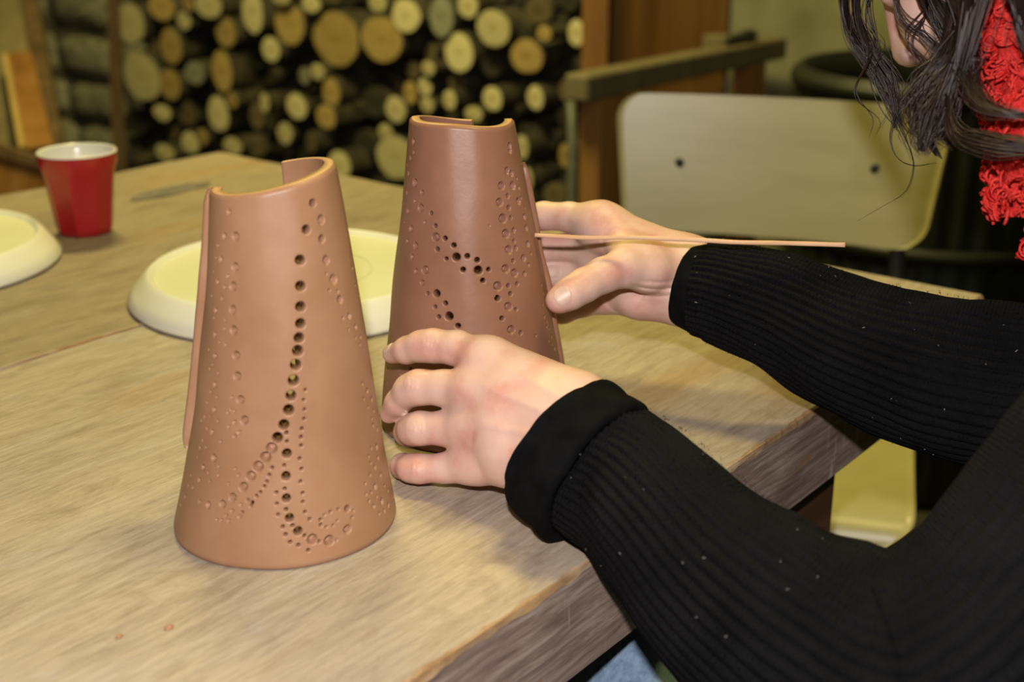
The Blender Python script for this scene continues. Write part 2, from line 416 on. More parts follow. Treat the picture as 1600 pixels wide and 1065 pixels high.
M['scarf'] = simple('red_wool', (.48, .016, .015), (.74, .060, .048), 160, .95, bstr=1.0, bdist=.004, spec=.05)
M['lips'] = simple('lips', (.45, .16, .14), (.50, .20, .17), 60, .4, bstr=0)
M['eye'] = simple('eye_white', (.7, .68, .64), (.75, .72, .68), 20, .2, bstr=0)
M['chair'] = simple('cream_yellow_lacquer', (.40, .355, .165), (.455, .41, .205), 7, .33, stretch=(1, 1, 5), bstr=.08, detail=7, spec=.5)
M['chair_edge'] = simple('plywood_edge', (.28, .17, .06), (.38, .25, .10), 60, .6)
M['metal_dark'] = simple('dark_metal', (.03, .03, .03), (.06, .06, .055), 30, .45, metal=.6, bstr=.05)
M['bark'] = simple('bark', (.022, .019, .012), (.075, .066, .045), 28, .9, stretch=(1, 1, .25), bstr=.8, bdist=.006, rand=True, spec=.2)
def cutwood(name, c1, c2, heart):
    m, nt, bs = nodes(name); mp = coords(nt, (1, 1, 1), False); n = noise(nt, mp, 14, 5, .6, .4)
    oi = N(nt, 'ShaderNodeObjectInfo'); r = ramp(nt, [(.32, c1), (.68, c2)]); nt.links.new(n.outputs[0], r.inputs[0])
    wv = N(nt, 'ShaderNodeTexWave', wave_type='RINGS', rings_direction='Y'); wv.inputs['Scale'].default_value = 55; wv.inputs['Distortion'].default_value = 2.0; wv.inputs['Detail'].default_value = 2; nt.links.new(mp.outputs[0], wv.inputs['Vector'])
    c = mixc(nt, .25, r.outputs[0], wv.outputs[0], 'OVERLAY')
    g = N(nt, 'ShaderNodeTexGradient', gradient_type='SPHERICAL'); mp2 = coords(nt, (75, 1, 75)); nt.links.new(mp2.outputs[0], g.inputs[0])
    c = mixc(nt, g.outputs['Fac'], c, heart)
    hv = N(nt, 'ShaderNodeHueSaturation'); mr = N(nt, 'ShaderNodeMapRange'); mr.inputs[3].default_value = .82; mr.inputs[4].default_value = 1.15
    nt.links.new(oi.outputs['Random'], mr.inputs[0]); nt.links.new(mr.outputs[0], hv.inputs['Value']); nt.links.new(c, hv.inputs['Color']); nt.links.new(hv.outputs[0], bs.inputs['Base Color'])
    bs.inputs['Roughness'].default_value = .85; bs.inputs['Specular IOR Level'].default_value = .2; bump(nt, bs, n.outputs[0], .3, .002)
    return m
M['cut_pale'] = cutwood('cut_wood_pale', (.50, .45, .24), (.60, .55, .33), (.34, .26, .11))
M['cut_ochre'] = cutwood('cut_wood_ochre', (.36, .25, .085), (.47, .35, .14), (.22, .13, .04))
M['cut_grey'] = cutwood('cut_wood_grey', (.19, .20, .15), (.27, .28, .21), (.14, .14, .10))
M['cut_dim'] = cutwood('cut_wood_weathered', (.10, .080, .042), (.15, .12, .066), (.07, .05, .025))
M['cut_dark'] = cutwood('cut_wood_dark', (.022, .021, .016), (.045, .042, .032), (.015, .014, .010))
M['orange_wood'] = wood('orange_pine', (.15, .065, .016), (.235, .11, .030), (.30, .16, .05), gscale=14, rough=.6, stretch=(1, 1, .08))
M['brown_wood'] = wood('brown_wood', (.055, .032, .015), (.09, .055, .027), (.14, .09, .045), gscale=16, rough=.7, stretch=(1, 1, .1))
M['grey_wood'] = wood('grey_brown_wood', (.10, .085, .045), (.145, .12, .065), (.19, .16, .09), gscale=10, rough=.75, stretch=(1, 1, .12))
M['stone'] = simple('wall_stone', (.16, .165, .135), (.42, .40, .30), 9, .9, bstr=.7, bdist=.01, rand=True, spec=.2)
M['mortar'] = simple('mortar', (.08, .075, .058), (.15, .14, .10), 18, .95, bstr=.6, bdist=.01)
M['plaster'] = simple('plaster_wall', (.14, .14, .085), (.23, .23, .15), 5, .9, bstr=.4, bdist=.004)
M['floor'] = simple('dark_floor', (.025, .022, .017), (.045, .040, .030), 8, .7, bstr=.3, bdist=.003)
M['ceiling'] = simple('ceiling_plaster', (.45, .42, .34), (.5, .47, .38), 6, .9, bstr=.2)
M['bin'] = simple('dark_green_plastic', (.006, .008, .005), (.011, .014, .009), 18, .5, bstr=.15)
M['pipe'] = simple('grey_green_metal', (.10, .11, .085), (.15, .16, .12), 30, .5, bstr=.1)
M['glass_blue'] = simple('pale_blue_plastic', (.16, .18, .19), (.20, .22, .23), 20, .4, bstr=0)
M['knot'] = simple('knot_wood', (.085, .072, .07), (.19, .16, .145), 60, .7, bstr=.4)

# ------------------------------------------------------------------ the room (its walls run with the table)
A_BACK = 2.925
def room_pt(a, b, z): return a * E1 + b * E2 + np.array([0, 0, z])
def slab(name, a0, a1, b0, b1, z0, z1, mat):
    c = room_pt((a0 + a1) / 2, (b0 + b1) / 2, (z0 + z1) / 2)
    v, f = box_vf(c, E1 * (a1 - a0) / 2, E2 * (b1 - b0) / 2, UP * (z1 - z0) / 2)
    return tag(obj(name, v, f, mat, origin=c - np.array([0, 0, (z1 - z0) / 2]), smooth=False, rotz=ANG), kind='structure')
slab('floor', -2.6, 3.1, -2.6, 6.2, -.1, 0, M['floor'])
slab('ceiling', -2.6, 3.1, -2.6, 6.2, 2.75, 2.85, M['ceiling'])
wall_back = slab('wall_back', A_BACK, A_BACK + .15, -2.6, 6.2, 0, 2.75, M['plaster'])
slab('wall_front', -2.6, -2.45, -2.6, 6.2, 0, 2.75, M['plaster'])
slab('wall_left', -2.45, A_BACK, 6.05, 6.2, 0, 2.75, M['plaster'])
slab('wall_right', -2.45, A_BACK, -2.6, -2.45, 0, 2.75, M['plaster'])
# rough stone courses in the back wall, left of the firewood
def stone_mesh(wd, ht, k):
    nu, nv = 9, 7; u = np.linspace(-1, 1, nu); v = np.linspace(-1, 1, nv); U, Vv = np.meshgrid(u, v, indexing='ij')
    e = np.clip(1 - np.maximum(np.abs(U), np.abs(Vv)), 0, 1)
    y = -(.012 + .035 * (1 - np.exp(-e * 4)) + .008 * vnoise(U * 2 + k * 3.3, Vv * 2 + k)); y[(np.abs(U) == 1) | (np.abs(Vv) == 1)] = .02
    rx = 1 - .10 * (Vv ** 2) + .06 * vnoise(Vv * 1.5 + k, U * 0 + k * 2.1); rz = 1 - .10 * U ** 2 + .06 * vnoise(U * 1.5 + 9 + k, U * 0 + k)
    V = np.stack([U * wd / 2 * rx, y, Vv * ht / 2 * rz], -1).reshape(-1, 3)
    return V, grid_faces(nu, nv)
wb_loc = np.array(wall_back.location)
sm = [stone_mesh(1, 1, k) for k in range(6)]
smeshes = [mesh_data('stone', v, f[:, ::-1], M['stone']) for v, f in sm]
mort_c = room_pt(A_BACK - .004, 3.15, 0)
mv, mf = box_vf(room_pt(A_BACK - .006, 4.5, 1.05), E1 * .006, E2 * 1.1, UP * 1.04)
tag(obj('trim_1', mv, mf, M['mortar'], origin=room_pt(A_BACK, 4.5, 0), smooth=False, rotz=ANG), kind='structure')
z = .02
while z < 1.45:
    ht = random.uniform(.14, .25); b = 3.42
    while b < 5.45:
        wd = random.uniform(.22, .48)
        o = bpy.data.objects.new('stone', random.choice(smeshes)); COL.objects.link(o); o.parent = wall_back
        c = room_pt(A_BACK - .012, b + wd / 2, z + ht / 2)
        d = c - wb_loc; ca, sa = math.cos(-ANG), math.sin(-ANG)
        o.location = (d[0] * ca - d[1] * sa, d[0] * sa + d[1] * ca, d[2])
        # stone mesh: x along wall, -y out of it ; wall local x = E1 (into wall), y = E2
        o.rotation_euler = (0, 0, -math.pi / 2); o.scale = (wd * .95, 1.0, ht * .93)
        b += wd
    z += ht

# ------------------------------------------------------------------ the worktable
PN = onz(1295, 625, TABLE); PN[2] = TABLE           # a point on the near top edge
corner = onz(1540, 462, TABLE)
A_END = float(corner @ E1); B_NEAR = float(PN @ E2)
table = empty('worktable', room_pt(A_END - 1.0, B_NEAR + .48, 0), 'large old weathered wooden worktable under the clay cones, with a scarred dark front edge', 'table')
def plank(b0, b1, thick, length, worn_near, end_off=0.0, top='table_top'):
    """a thick board: cross-section swept along its length, top-edge arris worn away unevenly."""
    nL = 900; s = np.linspace(0, 1, nL); a = A_END + end_off - length * (1 - s)
    wn = (.0012 + (.014 * np.clip(vnoise(s * 30, s * 0 + 3) - .45, 0, 1) + .0016 * np.abs(vnoise(s * 330, s * 0 + 8)) + .0016 * np.abs(vnoise(s * 130, s * 0 + 21))) * worn_near)
    far = .0025 + .002 * np.abs(vnoise(s * 40, s * 0 + 5))
    sag = .0006 * vnoise(s * 30, s * 0 + 1)
    rows = []
    def row(b, z): rows.append(np.stack([a, np.broadcast_to(b, a.shape), np.broadcast_to(z, a.shape)], 1))
    row(b0, -thick); row(b0 + .0012 * vnoise(s * 80, s * 0 + 2), -thick * .6); row(b0 + .001 * vnoise(s * 90, s * 0 + 12), -wn * .9 - .002); row(b0 + wn * .35, -wn * .30); row(b0 + wn, sag)
    for q in np.linspace(.06, .94, 9): row(b0 + (b1 - b0) * q, .0008 * vnoise(s * 18, s * 0 + q * 40))
    row(b1 - far, sag); row(b1, -far); row(b1, -thick); row(b0, -thick)
    R = np.array(rows)           # rows x nL x 3 (a,b,z)
    nr = len(rows)
    # round the table-end corners
    V = R.copy()
    rr = .0
    Wd = V[..., 0, None] * E1 + V[..., 1, None] * E2 + np.array([0, 0, TABLE]) + np.stack([0 * V[..., 0], 0 * V[..., 0], V[..., 2]], -1)
    F = grid_faces(nr, nL)[:, ::-1]
    mi = np.zeros((nr - 1, nL - 1), int); mi[:3] = 1; mi[1] = 1; mi[2] = 2; mi[3] = 2; mi[-3:] = 1; mi[0] = 1
    Vv = Wd.reshape(-1, 3)
    F = [tuple(q) for q in F.tolist()]; mi = mi.ravel().tolist()
    F.append(tuple(i * nL + nL - 1 for i in range(nr - 1))[::-1]); mi.append(1)
    F.append(tuple(i * nL for i in range(nr - 1))); mi.append(1)
    o = obj('plank', Vv, F, [M[top], M['table_side'], M['table_edge']], table, origin=room_pt(A_END - length / 2, (b0 + b1) / 2, TABLE - thick), mi=mi, smooth=False, rotz=ANG)
    return o
LEN = 2.3
seam = float(onz(105, 542.5, TABLE) @ E2)
far_b = float(onz(165, 272, TABLE) @ E2)
plank(B_NEAR, seam - .0012, .062, LEN, 1.0)
plank(seam + .0012, far_b, .058, LEN, .4, end_off=-.004, top='table_top_far')
def tbox(name, a0, a1, b0, b1, z0, z1, mat, parent, bev=.003):
    c = room_pt((a0 + a1) / 2, (b0 + b1) / 2, (z0 + z1) / 2)
    v, f = box_vf(c, E1 * (a1 - a0) / 2, E2 * (b1 - b0) / 2, UP * (z1 - z0) / 2, bev)
    return obj(name, v, f, mat, parent, origin=c, smooth=False, rotz=ANG)
# legs stand in from the end; aprons tie them
legA = float(onz(1322, 760, TABLE - .10) @ E1)
for a in (legA - .09, A_END - LEN + .12):
    for b in (B_NEAR + .025, far_b - .115):
        tbox('leg', a, a + .09, b, b + .09, 0, TABLE - .0625, M['leg_wood'], table)
tbox('apron', A_END - LEN + .22, legA - .1, far_b - .09, far_b - .062, TABLE - .17, TABLE - .0625, M['leg_wood'], table)
tbox('apron', legA - .07, legA - .04, B_NEAR + .12, far_b - .12, TABLE - .17, TABLE - .0625, M['leg_wood'], table)
# dark knot let into the far board
kn = onz(268, 299, TABLE)
ka = np.linspace(0, 2 * math.pi, 28, endpoint=False)
kv = [kn + E1 * (math.cos(t) * .055 * (1 + .25 * float(vnoise(t * 2, 1.7)))) + E2 * (math.sin(t) * .017 * (1 + .3 * float(vnoise(t * 2, 4.2)))) + UP * .0013 for t in ka] + [kn + UP * .0009]
obj('knot', kv, [(i, (i + 1) % 28, 28) for i in range(28)], M['knot'], table, origin=kn, rotz=ANG)

# ------------------------------------------------------------------ the two pierced clay cones
def clay_cone(name, base_px, prof, offs, ztop, slot, slot_z, holes, mat, label, deep, front_deg=105, step=.00052, thick=.0058):
    b = onz(base_px[0], base_px[1], TABLE); cdir = CAM[:2] - b[:2]; cdir /= np.linalg.norm(cdir)
    ldir = np.array([cdir[1], -cdir[0]])
    if ldir[0] > 0: ldir = -ldir
    pz = np.array([p[0] for p in prof]); pr = np.array([p[1] for p in prof])
    co = np.polyfit(pz, pr, 3); R = lambda z: np.polyval(co, z)
    oc = np.polyfit([o_[0] for o_ in offs], [o_[1] for o_ in offs], 2)
    OFF = lambda z: np.polyval(oc, z) * (z > 0)          # lean of the axis along image-left (negative = right)
    def ax(z): return b[0] + ldir[0] * OFF(z), b[1] + ldir[1] * OFF(z)
    # find holes on the surface
    hs = []
    for (x, y, r, thr) in holes:
        d = ray(x, y); t = np.linspace(.55, 1.0, 1800); p = CAM + t[:, None] * d
        zz = p[:, 2] - TABLE; axx, axy = ax(zz); rr = np.hypot(p[:, 0] - axx, p[:, 1] - axy) - R(zz)
        k = np.argmax((rr < 0) & (zz > 0))
        if not (rr[k] < 0): continue
        q = p[k]; dx, dy = q[0] - axx[k], q[1] - axy[k]
        ph_ = math.atan2(dx * ldir[0] + dy * ldir[1], dx * cdir[0] + dy * cdir[1]); hr_ = r * t[k] / FPX
        hs.append((ph_, zz[k], hr_, thr or (hr_ < .0021 and deep[0] < ph_ < deep[1])))
    fr = math.radians(front_deg); nf = int(2 * fr * .052 / step)
    phi = np.concatenate([np.linspace(-fr, fr, nf, endpoint=False), np.linspace(fr, 2 * math.pi - fr, 60, endpoint=False)])
    # keep the slot's edges on grid columns
    for s in slot:
        i = np.argmin(np.abs((phi - s + math.pi) % (2 * math.pi) - math.pi)); phi[i] = s
    H = max(ztop(0), ztop(1.57), ztop(-1.57)); ns = int(H / step); n = len(phi)
    sv = np.linspace(0, 1, ns); zt = np.array([ztop(((p + math.pi) % (2 * math.pi)) - math.pi) for p in phi])
    PH = np.repeat(phi[:, None], ns, 1); Z = sv[None] * zt[:, None]; dep = np.zeros_like(Z); D0 = np.zeros_like(Z)
    kill = np.zeros((n, ns), bool); PH2, Z2 = PH.copy(), Z.copy(); PHi, Zi = PH.copy(), Z.copy()
    for (hp, hz, hr, thr) in hs:
        rz = R(hz); dphi = (PH - hp + math.pi) % (2 * math.pi) - math.pi
        m = (np.abs(dphi) * rz < hr * 1.6 + .001) & (np.abs(Z - hz) < hr * 1.6 + .001)
        if not m.any(): continue
        rho = np.hypot(dphi * rz, Z - hz)
        if thr:
            Rin = hr * .92; Rn = hr * .52
            ins = m & (rho < Rin); kill |= ins; rs = np.maximum(rho, 1e-9)
            sc = np.where(ins, Rin / rs, 1); sn_ = np.where(ins, Rn / rs, 1)
            PH2 = np.where(ins, hp + dphi * sc, PH2); Z2 = np.where(ins, hz + (Z - hz) * sc, Z2)
            PHi = np.where(ins, hp + dphi * sn_, PHi); Zi = np.where(ins, hz + (Z - hz) * sn_, Zi)
            prof_ = np.clip((hr * 1.10 - rho) / (hr * .2), 0, 1); dep = np.where(m, np.maximum(dep, .0006 * prof_ * prof_), dep)
        else:
            dd = min(.0048, hr * (1.75 if hr > .0022 else 3.0)); prof_ = np.clip((hr * 1.08 - rho) / (hr * .5), 0, 1)
            dep = np.where(m, np.maximum(dep, dd * prof_), dep)
            D0 = np.where(m & (rho > hr), np.maximum(D0, .00012 * np.clip((hr * 1.3 - rho) / (hr * .3), 0, 1)), D0)
    wob = .0006 * vnoise(np.cos(PH) * 2.2 + 5, Z * 22) + .0005 * vnoise(np.sin(PH) * 3 + 9, Z * 30 + np.cos(PH) * 2)
    ro = R(Z2) - dep + D0 * (dep < 1e-5) + wob
    # rounded lips at rim and foot
    lip = np.clip(1 - (zt[:, None] - Z) / .0022, 0, 1); ro = ro - .0014 * lip ** 2
    foot = np.clip(1 - Z / .003, 0, 1); ro = ro - .0012 * foot ** 2
    ri = R(Zi) - thick
    def pos(r, ph, zz):
        axx, axy = ax(zz); cp, sp = np.cos(ph), np.sin(ph)
        return np.stack([axx + r * (cp * cdir[0] + sp * ldir[0]), axy + r * (cp * cdir[1] + sp * ldir[1]), TABLE + .0004 + zz], -1).reshape(-1, 3)
    VO, VI = pos(ro, PH2, Z2), pos(ri, PHi, Zi)
    Q = grid_faces(n, ns, True)
    i = np.repeat(np.arange(n), ns - 1); j = np.tile(np.arange(ns - 1), n)
    pm = np.where(i == n - 1, phi[-1] + 1e-3, (phi[i] + phi[(i + 1) % n]) / 2); pm = pm % (2 * math.pi)
    s0, s1 = slot[0] % (2 * math.pi), slot[1] % (2 * math.pi)
    inslot = (pm > s0) & (pm < s1) & (sv[j] * zt[i] > slot_z)
    kf = kill.ravel(); keep = ~inslot & ~(kf[Q].all(1))
    Q = Q[keep]
    # orientation: outward
    e = VO[Q[:, 1]] - VO[Q[:, 0]]; g = VO[Q[:, 3]] - VO[Q[:, 0]]; nn = np.cross(e, g); cen = VO[Q].mean(1) - np.array([b[0], b[1], 0])
    if (nn[:, :2] * cen[:, :2]).sum() < 0: Q = Q[:, ::-1]
    nv = len(VO); ed = np.concatenate([Q[:, [k, (k + 1) % 4]] for k in range(4)])
    key = np.minimum(ed[:, 0], ed[:, 1]).astype(np.int64) * nv + np.maximum(ed[:, 0], ed[:, 1])
    u, inv, ct = np.unique(key, return_inverse=True, return_counts=True); be = ed[ct[inv] == 1]
    wallq = np.stack([be[:, 1], be[:, 0], be[:, 0] + nv, be[:, 1] + nv], 1)
    allq = np.concatenate([Q, Q[:, ::-1] + nv, wallq])
    V = np.concatenate([VO, VI])
    # material: cut clay on top rim and slot edges, body elsewhere
    mi = np.zeros(len(allq), int); wz = V[wallq].mean(1)
    jj = be % ns; rim = (jj == ns - 1).all(1); mi[len(Q) * 2:][rim] = 1
    used = np.unique(allq); rem = np.full(len(V), -1); rem[used] = np.arange(len(used))
    root = empty(name, (b[0], b[1], TABLE), label, 'clay cone')
    o = obj('wall', V[used], rem[allq], [mat, M['clay_cut']], root, mi=mi)
    return root, dict(b=b, R=R, ax=ax, cdir=cdir, ldir=ldir)

def flap(root, g, phi_f, z0, z1, w_out, w_tan, mat, k):
    """the free edge of the rolled clay sheet, standing a little proud of the cone."""
    zs = np.linspace(z0, z1, 46); V = []; m = 10
    for i, z_ in enumerate(zs):
        axx, axy = g['ax'](np.array([z_])); r = float(g['R'](z_)) ; e = min(1, (i + .4) / 3.0, (len(zs) - i - .6) / 2.5) ** .5
        ph = phi_f + .05 * float(vnoise(z_ * 30, k)); d = np.array([math.cos(ph) * g['cdir'][q] + math.sin(ph) * g['ldir'][q] for q in (0, 1)]); tt = np.array([-math.sin(ph) * g['cdir'][q] + math.cos(ph) * g['ldir'][q] for q in (0, 1)])
        c = np.array([axx[0], axy[0]]) + d * (r + .0002 + .0008 * float(vnoise(z_ * 45, k + 3)))
        for q in range(m):
            a = 2 * math.pi * q / m; cx = np.sign(math.cos(a)) * abs(math.cos(a)) ** .6; sx = np.sign(math.sin(a)) * abs(math.sin(a)) ** .6
            p = c + d * (cx * w_out * e) + tt * (sx * w_tan * e); V.append((p[0], p[1], TABLE + .0005 + z_))
    V = np.array(V).reshape(len(zs), m, 3).transpose(1, 0, 2).reshape(-1, 3)
    F = [tuple(q) for q in grid_faces(m, len(zs), True).tolist()] + [tuple(i * len(zs) for i in range(m)), tuple(i * len(zs) + len(zs) - 1 for i in range(m))[::-1]]
    obj('seam_flap', V, F, mat, root)

def cropA(l, x0, y0, s): return [(x0 + s * h[0], y0 + s * h[1], s * h[2], bool(h[3]) if len(h) > 3 else False) for h in l]
H1 = cropA([(715,308,21),(757,390,22),(683,437,25,1),(762,483,21),(655,587,28,1),(785,588,21),(820,683,23),(657,715,28,1),(852,780,20),(657,815,28,1),(895,860,14),(657,898,28,1),(925,913,12),(650,968,28,1),(948,963,9),(645,1030,28,1),(800,735,8),(785,655,7),(925,968,7),(893,925,6),(940,760,8),(922,710,7),(908,625,8),(945,1000,6),(865,870,8),(840,740,8),
 (310,350,12),(285,468,14),(340,470,20),(255,515,7),(245,575,6),(268,582,13),(335,620,20),(235,640,6),(300,665,8),(253,692,11),(285,720,8),(325,715,20),(273,775,7),(322,830,20),(243,832,12),(235,870,6),(290,880,6),(328,930,20),(238,950,11),(285,920,6),(260,990,6),(290,1000,6),(235,1055,10),(225,760,6)], 260, 220, .3193)
H1 += cropA([(608,27,28,1),(598,92,28,1),(588,163,28,1),(576,233,26,1),(565,299,27,1),(543,368,27,1),(513,428,27,1),(486,477,26),(458,519,25),(424,561,24),(390,606,22),(356,655,20),(307,702,18),(262,732,16),(195,738,15),
 (557,500,24,1),(553,604,23,1),(555,706,22,1),(569,797,22,1),(608,858,23,1),(674,897,24),(752,903,24),(836,850,20),(835,755,17),
 (642,207,8),(635,252,8),(638,297,8),(636,340,8),(626,385,9),(622,424,9),(623,463,9),(616,523,9),(624,570,9),(620,629,9),(630,682,9),(631,723,9),(640,769,9),(661,803,9),(711,806,9),(714,830,9),(739,839,7),(769,832,7),(789,811,7),(729,784,7),(757,769,8),(793,758,8),(857,797,8),(862,765,7),
 (555,404,10),(557,444,9),(545,555,9),(547,662,9),(553,757,10),(583,832,10),(638,880,10),(705,907,9),(785,900,7),
 (489,566,9),(475,600,9),(465,630,9),(453,653,9),(434,680,9),(417,697,9),(397,727,10),(391,743,8),(377,715,8),(351,773,8),(340,790,8),(345,735,7),(306,763,7),(290,810,7),(278,785,6),(255,808,6),(237,805,6),
 (508,680,9),(511,731,9),(516,782,9),(538,838,10),(551,873,10),(572,908,10),(610,923,10),(655,947,10),
 (322,48,18),(328,143,19),(343,252,18),(360,347,19),(317,355,8),(290,375,7),(338,402,8),(318,420,8),(300,300,6),(315,305,6),(288,310,6),(305,240,6),
 (228,52,9),(195,20,7),(223,182,11),(222,298,11),(190,265,6),(215,400,11),(170,440,7),(222,520,16),(255,445,7),(155,475,8),(170,565,12),(150,625,11),(85,703,10),(65,740,11),(110,605,7),(190,385,7),(185,470,7),(195,590,7),(235,240,6),(205,330,6),(165,350,7),(180,330,7),(120,660,7),(155,725,9),(245,560,6),(245,600,6),(320,570,6),(335,600,6),(290,640,6),(200,110,7),(212,90,6),(240,130,6),(205,215,6),(240,350,6),(140,520,7),(205,630,6),(100,650,6),
 (905,180,8),(929,212,11),(950,250,12),(912,250,7),(932,288,7),(960,305,8),(950,340,7),(957,370,8),(977,390,9),(975,470,13),(948,475,7),(935,515,7),(980,520,10),(945,545,7),(965,565,11),(990,600,8),(940,600,7),(918,640,7),(965,655,13),(1007,650,7),(945,680,7),(920,690,7),(995,722,14),(957,745,10),(1025,738,11),(1005,765,8),(980,780,7),(935,720,8),(1050,705,10),(1025,672,7),(970,700,7)], 260, 540, .338)
H2 = cropA([(217,236,18),(217,300,10),(198,333,14),(178,378,8),(186,425,13),(222,480,22),(262,537,13),(177,540,12),(222,588,10),(160,605,7),(255,630,22),(181,648,14),(318,662,14),(281,714,10),(343,736,14),(163,715,8),(200,752,18),(345,803,24),(402,810,16),(177,826,12),(225,853,18),(453,852,17),(355,875,15),(205,920,14),(408,932,13),(468,922,27,1),(533,916,17),(592,940,18),(508,996,17),(598,1000,28,1),(660,997,15),(282,998,24),(228,1005,14),(625,1062,17),
 (785,262,18),(787,290,16),(770,410,20),(797,427,18),(737,500,24),(805,500,24),(840,512,10),(776,560,14),(727,598,24),(838,592,20),(852,572,8),(782,630,16),(747,695,27),(795,690,12),(870,683,16),(882,750,16),(765,785,26),(812,765,14),(812,828,12),(780,880,24),(825,870,14),(893,845,18),(910,900,9),(868,930,20),(807,945,13),(897,968,11),(762,993,24),(815,1018,24),(873,1022,14),(828,455,8),(852,365,7),(872,630,7),(925,735,7),(665,735,5)], 590, 160, .263)
H2 += cropA([(715,336,26),(777,332,14),(828,322,14),(790,380,15),(713,407,20),(775,455,24),(820,472,12),(738,525,16),(792,592,24),(848,610,14),(940,628,8),(265,313,14),(297,377,12),(350,378,25,1),(403,436,16),(341,457,13),(425,513,28,1),(363,517,14),(478,570,18),(975,325,7),(983,375,7),(980,445,6),(990,515,8),(1005,545,7),(1020,590,7),(1035,635,10),(1017,660,7),(1055,705,14),(1040,680,7),(1005,575,8),(55,820,7),(50,860,7),(58,910,9),(140,860,9),(200,822,11),(155,850,6)], 590, 360, .263)
rad = math.radians
cone1, g1 = clay_cone('clay_cone', (446, 806), [(0, .0600), (.025, .0556), (.044, .0517), (.091, .0435), (.133, .0384), (.163, .0345), (.195, .0305)], [(0, 0), (.044, -.0036), (.091, -.0045), (.133, -.0056), (.163, -.0058), (.195, -.0052)],
    lambda p: .1878 + (-.0058 * math.sin(p)) , (rad(99), rad(189)), .046, H1, M['clay_dry'],
    'light terracotta clay cone with punched holes, standing alone nearest the camera', (-.85, .45))
flap(cone1, g1, rad(95), .043, .182, .0034, .0030, M['clay_dry'], 2.0)
cone2, g2 = clay_cone('clay_cone', (742, 652), [(0, .0605), (.023, .0583), (.066, .0518), (.091, .0468), (.152, .0375), (.193, .0308)], [(0, 0), (.066, .001), (.091, .0031), (.152, .0046), (.193, .0058)],
    lambda p: .1925 + .0012 * math.sin(p) + .0015 * math.sin(3 * p + 1) * .5 - .0055 * max(0, -math.cos(p)), (rad(192), rad(262)), .03, H2, M['clay_wet'],
    'darker brown clay cone with punched holes, held between the two hands', (-.75, .62))
flap(cone2, g2, rad(-91), .012, .165, .0026, .0030, M['clay_wet'], 6.0)

# ------------------------------------------------------------------ plates, cup, skewer, crumbs
def plate(c, r, label):
    root = empty('plate', c, label, 'plate', 'upturned cream plates on the worktable')
    k = .92; zz = 1.12
    pr = [(r - a * k, z_ * zz) for a, z_ in ((.006, .0008), (0, .0016), (-.0006, .004), (.006, .0115), (.014, .0195), (.0172, .0216), (.0190, .0222), (.0206, .0214), (.0225, .0196), (.024, .0187))]
    v, f = lathe(pr, c, 140); obj('rim', v, f, M['cream'], root)
    v, f = lathe([(r - .0238 * k, .0188 * zz), (r - .045 * k, .0182 * zz), (r - .07 * k, .0179 * zz), (.0005, .0177 * zz)], c, 96); obj('base', v, f, M['cream_flat'], root)
    v, f = lathe([(r * .46, .0181 * zz), (r * .463, .0185 * zz), (r * .472, .0185 * zz), (r * .475, .0181 * zz)], c, 72); obj('foot_mark', v, f, M['cream_flat'], root)
    v, f = lathe([(r - .0075 * k, .0006), (r - .004, .0002), (r - .001, .0006), (r - .0005, .0016)], c, 96); obj('foot_edge', v, f, M['plate_ring'], root)
pc = onz(463, 457, TABLE); plate(pc, .135, 'upturned cream plate with a pale yellow base, behind the nearest clay cone')
p2 = onz(-151, 414, TABLE); plate(p2, .135, 'upturned cream plate cut off by the left picture edge, near the red cup')
cc = onz(134, 363, TABLE)
cup = empty('espresso_cup', cc, 'small red faceted cup with a white inside on the far side of the table', 'cup')
def facet(t, pr):
    k = 9; a = ((t + .15) % (2 * math.pi / k)) - math.pi / k
    fl = math.cos(math.pi / k) / math.cos(a); wgt = np.clip((.066 - pr[:, 1]) / .010, 0, 1)
    return 1 + (fl - 1) * 1.35 * wgt
hc = .080
outer = [(.0, .0006), (.024, .0006), (.0262, .0022), (.0275, .008), (.0300, .03), (.0330, .052), (.0350, .063), (.0362, .068), (.0368, .074), (.0371, .0792)]
v, f = lathe(outer, cc, 144, facet); obj('outer_wall', v, f, M['red'], cup)
v, f = lathe([(.0371, .0792), (.0367, .0806), (.0358, .0810), (.0348, .0800), (.0338, .074), (.0295, .050), (.0262, .030), (.0238, .012), (.0215, .0065), (.0005, .0055)], cc, 96); obj('inner_wall', v, f, M['white'], cup)
# skewer resting across the right hand
sa, sb = P(836, 367.5, .792), P(1320, 382, .772)
sd = (sb - sa) / np.linalg.norm(sb - sa); sn = np.cross(sd, ray(1080, 375)); sn /= np.linalg.norm(sn); st = np.cross(sd, sn)
nS = 40; V = []
for i in range(nS):
    t = i / (nS - 1); c = sa + (sb - sa) * t + sn * .0006 * float(vnoise(t * 6, 2)); w_ = (.00125 + .0002 * t) * (1 + .08 * float(vnoise(t * 30, 5)))
    for q in range(8):
        a = 2 * math.pi * (q + .5) / 8; cx, sx = (np.sign(math.cos(a)) * abs(math.cos(a)) ** .5, np.sign(math.sin(a)) * abs(math.sin(a)) ** .5)
        V.append(c + sn * cx * w_ + st * sx * w_)
V = np.array(V).reshape(nS, 8, 3).transpose(1, 0, 2).reshape(-1, 3)
F = [tuple(q) for q in grid_faces(8, nS, True).tolist()] + [tuple(i * nS for i in range(8)), tuple(i * nS + nS - 1 for i in range(8))[::-1]]
tag(obj('wooden_skewer', V, F, M['stick'], origin=(sa + sb) / 2), 'thin pale wooden skewer held in the farther hand across the wrist', 'skewer')
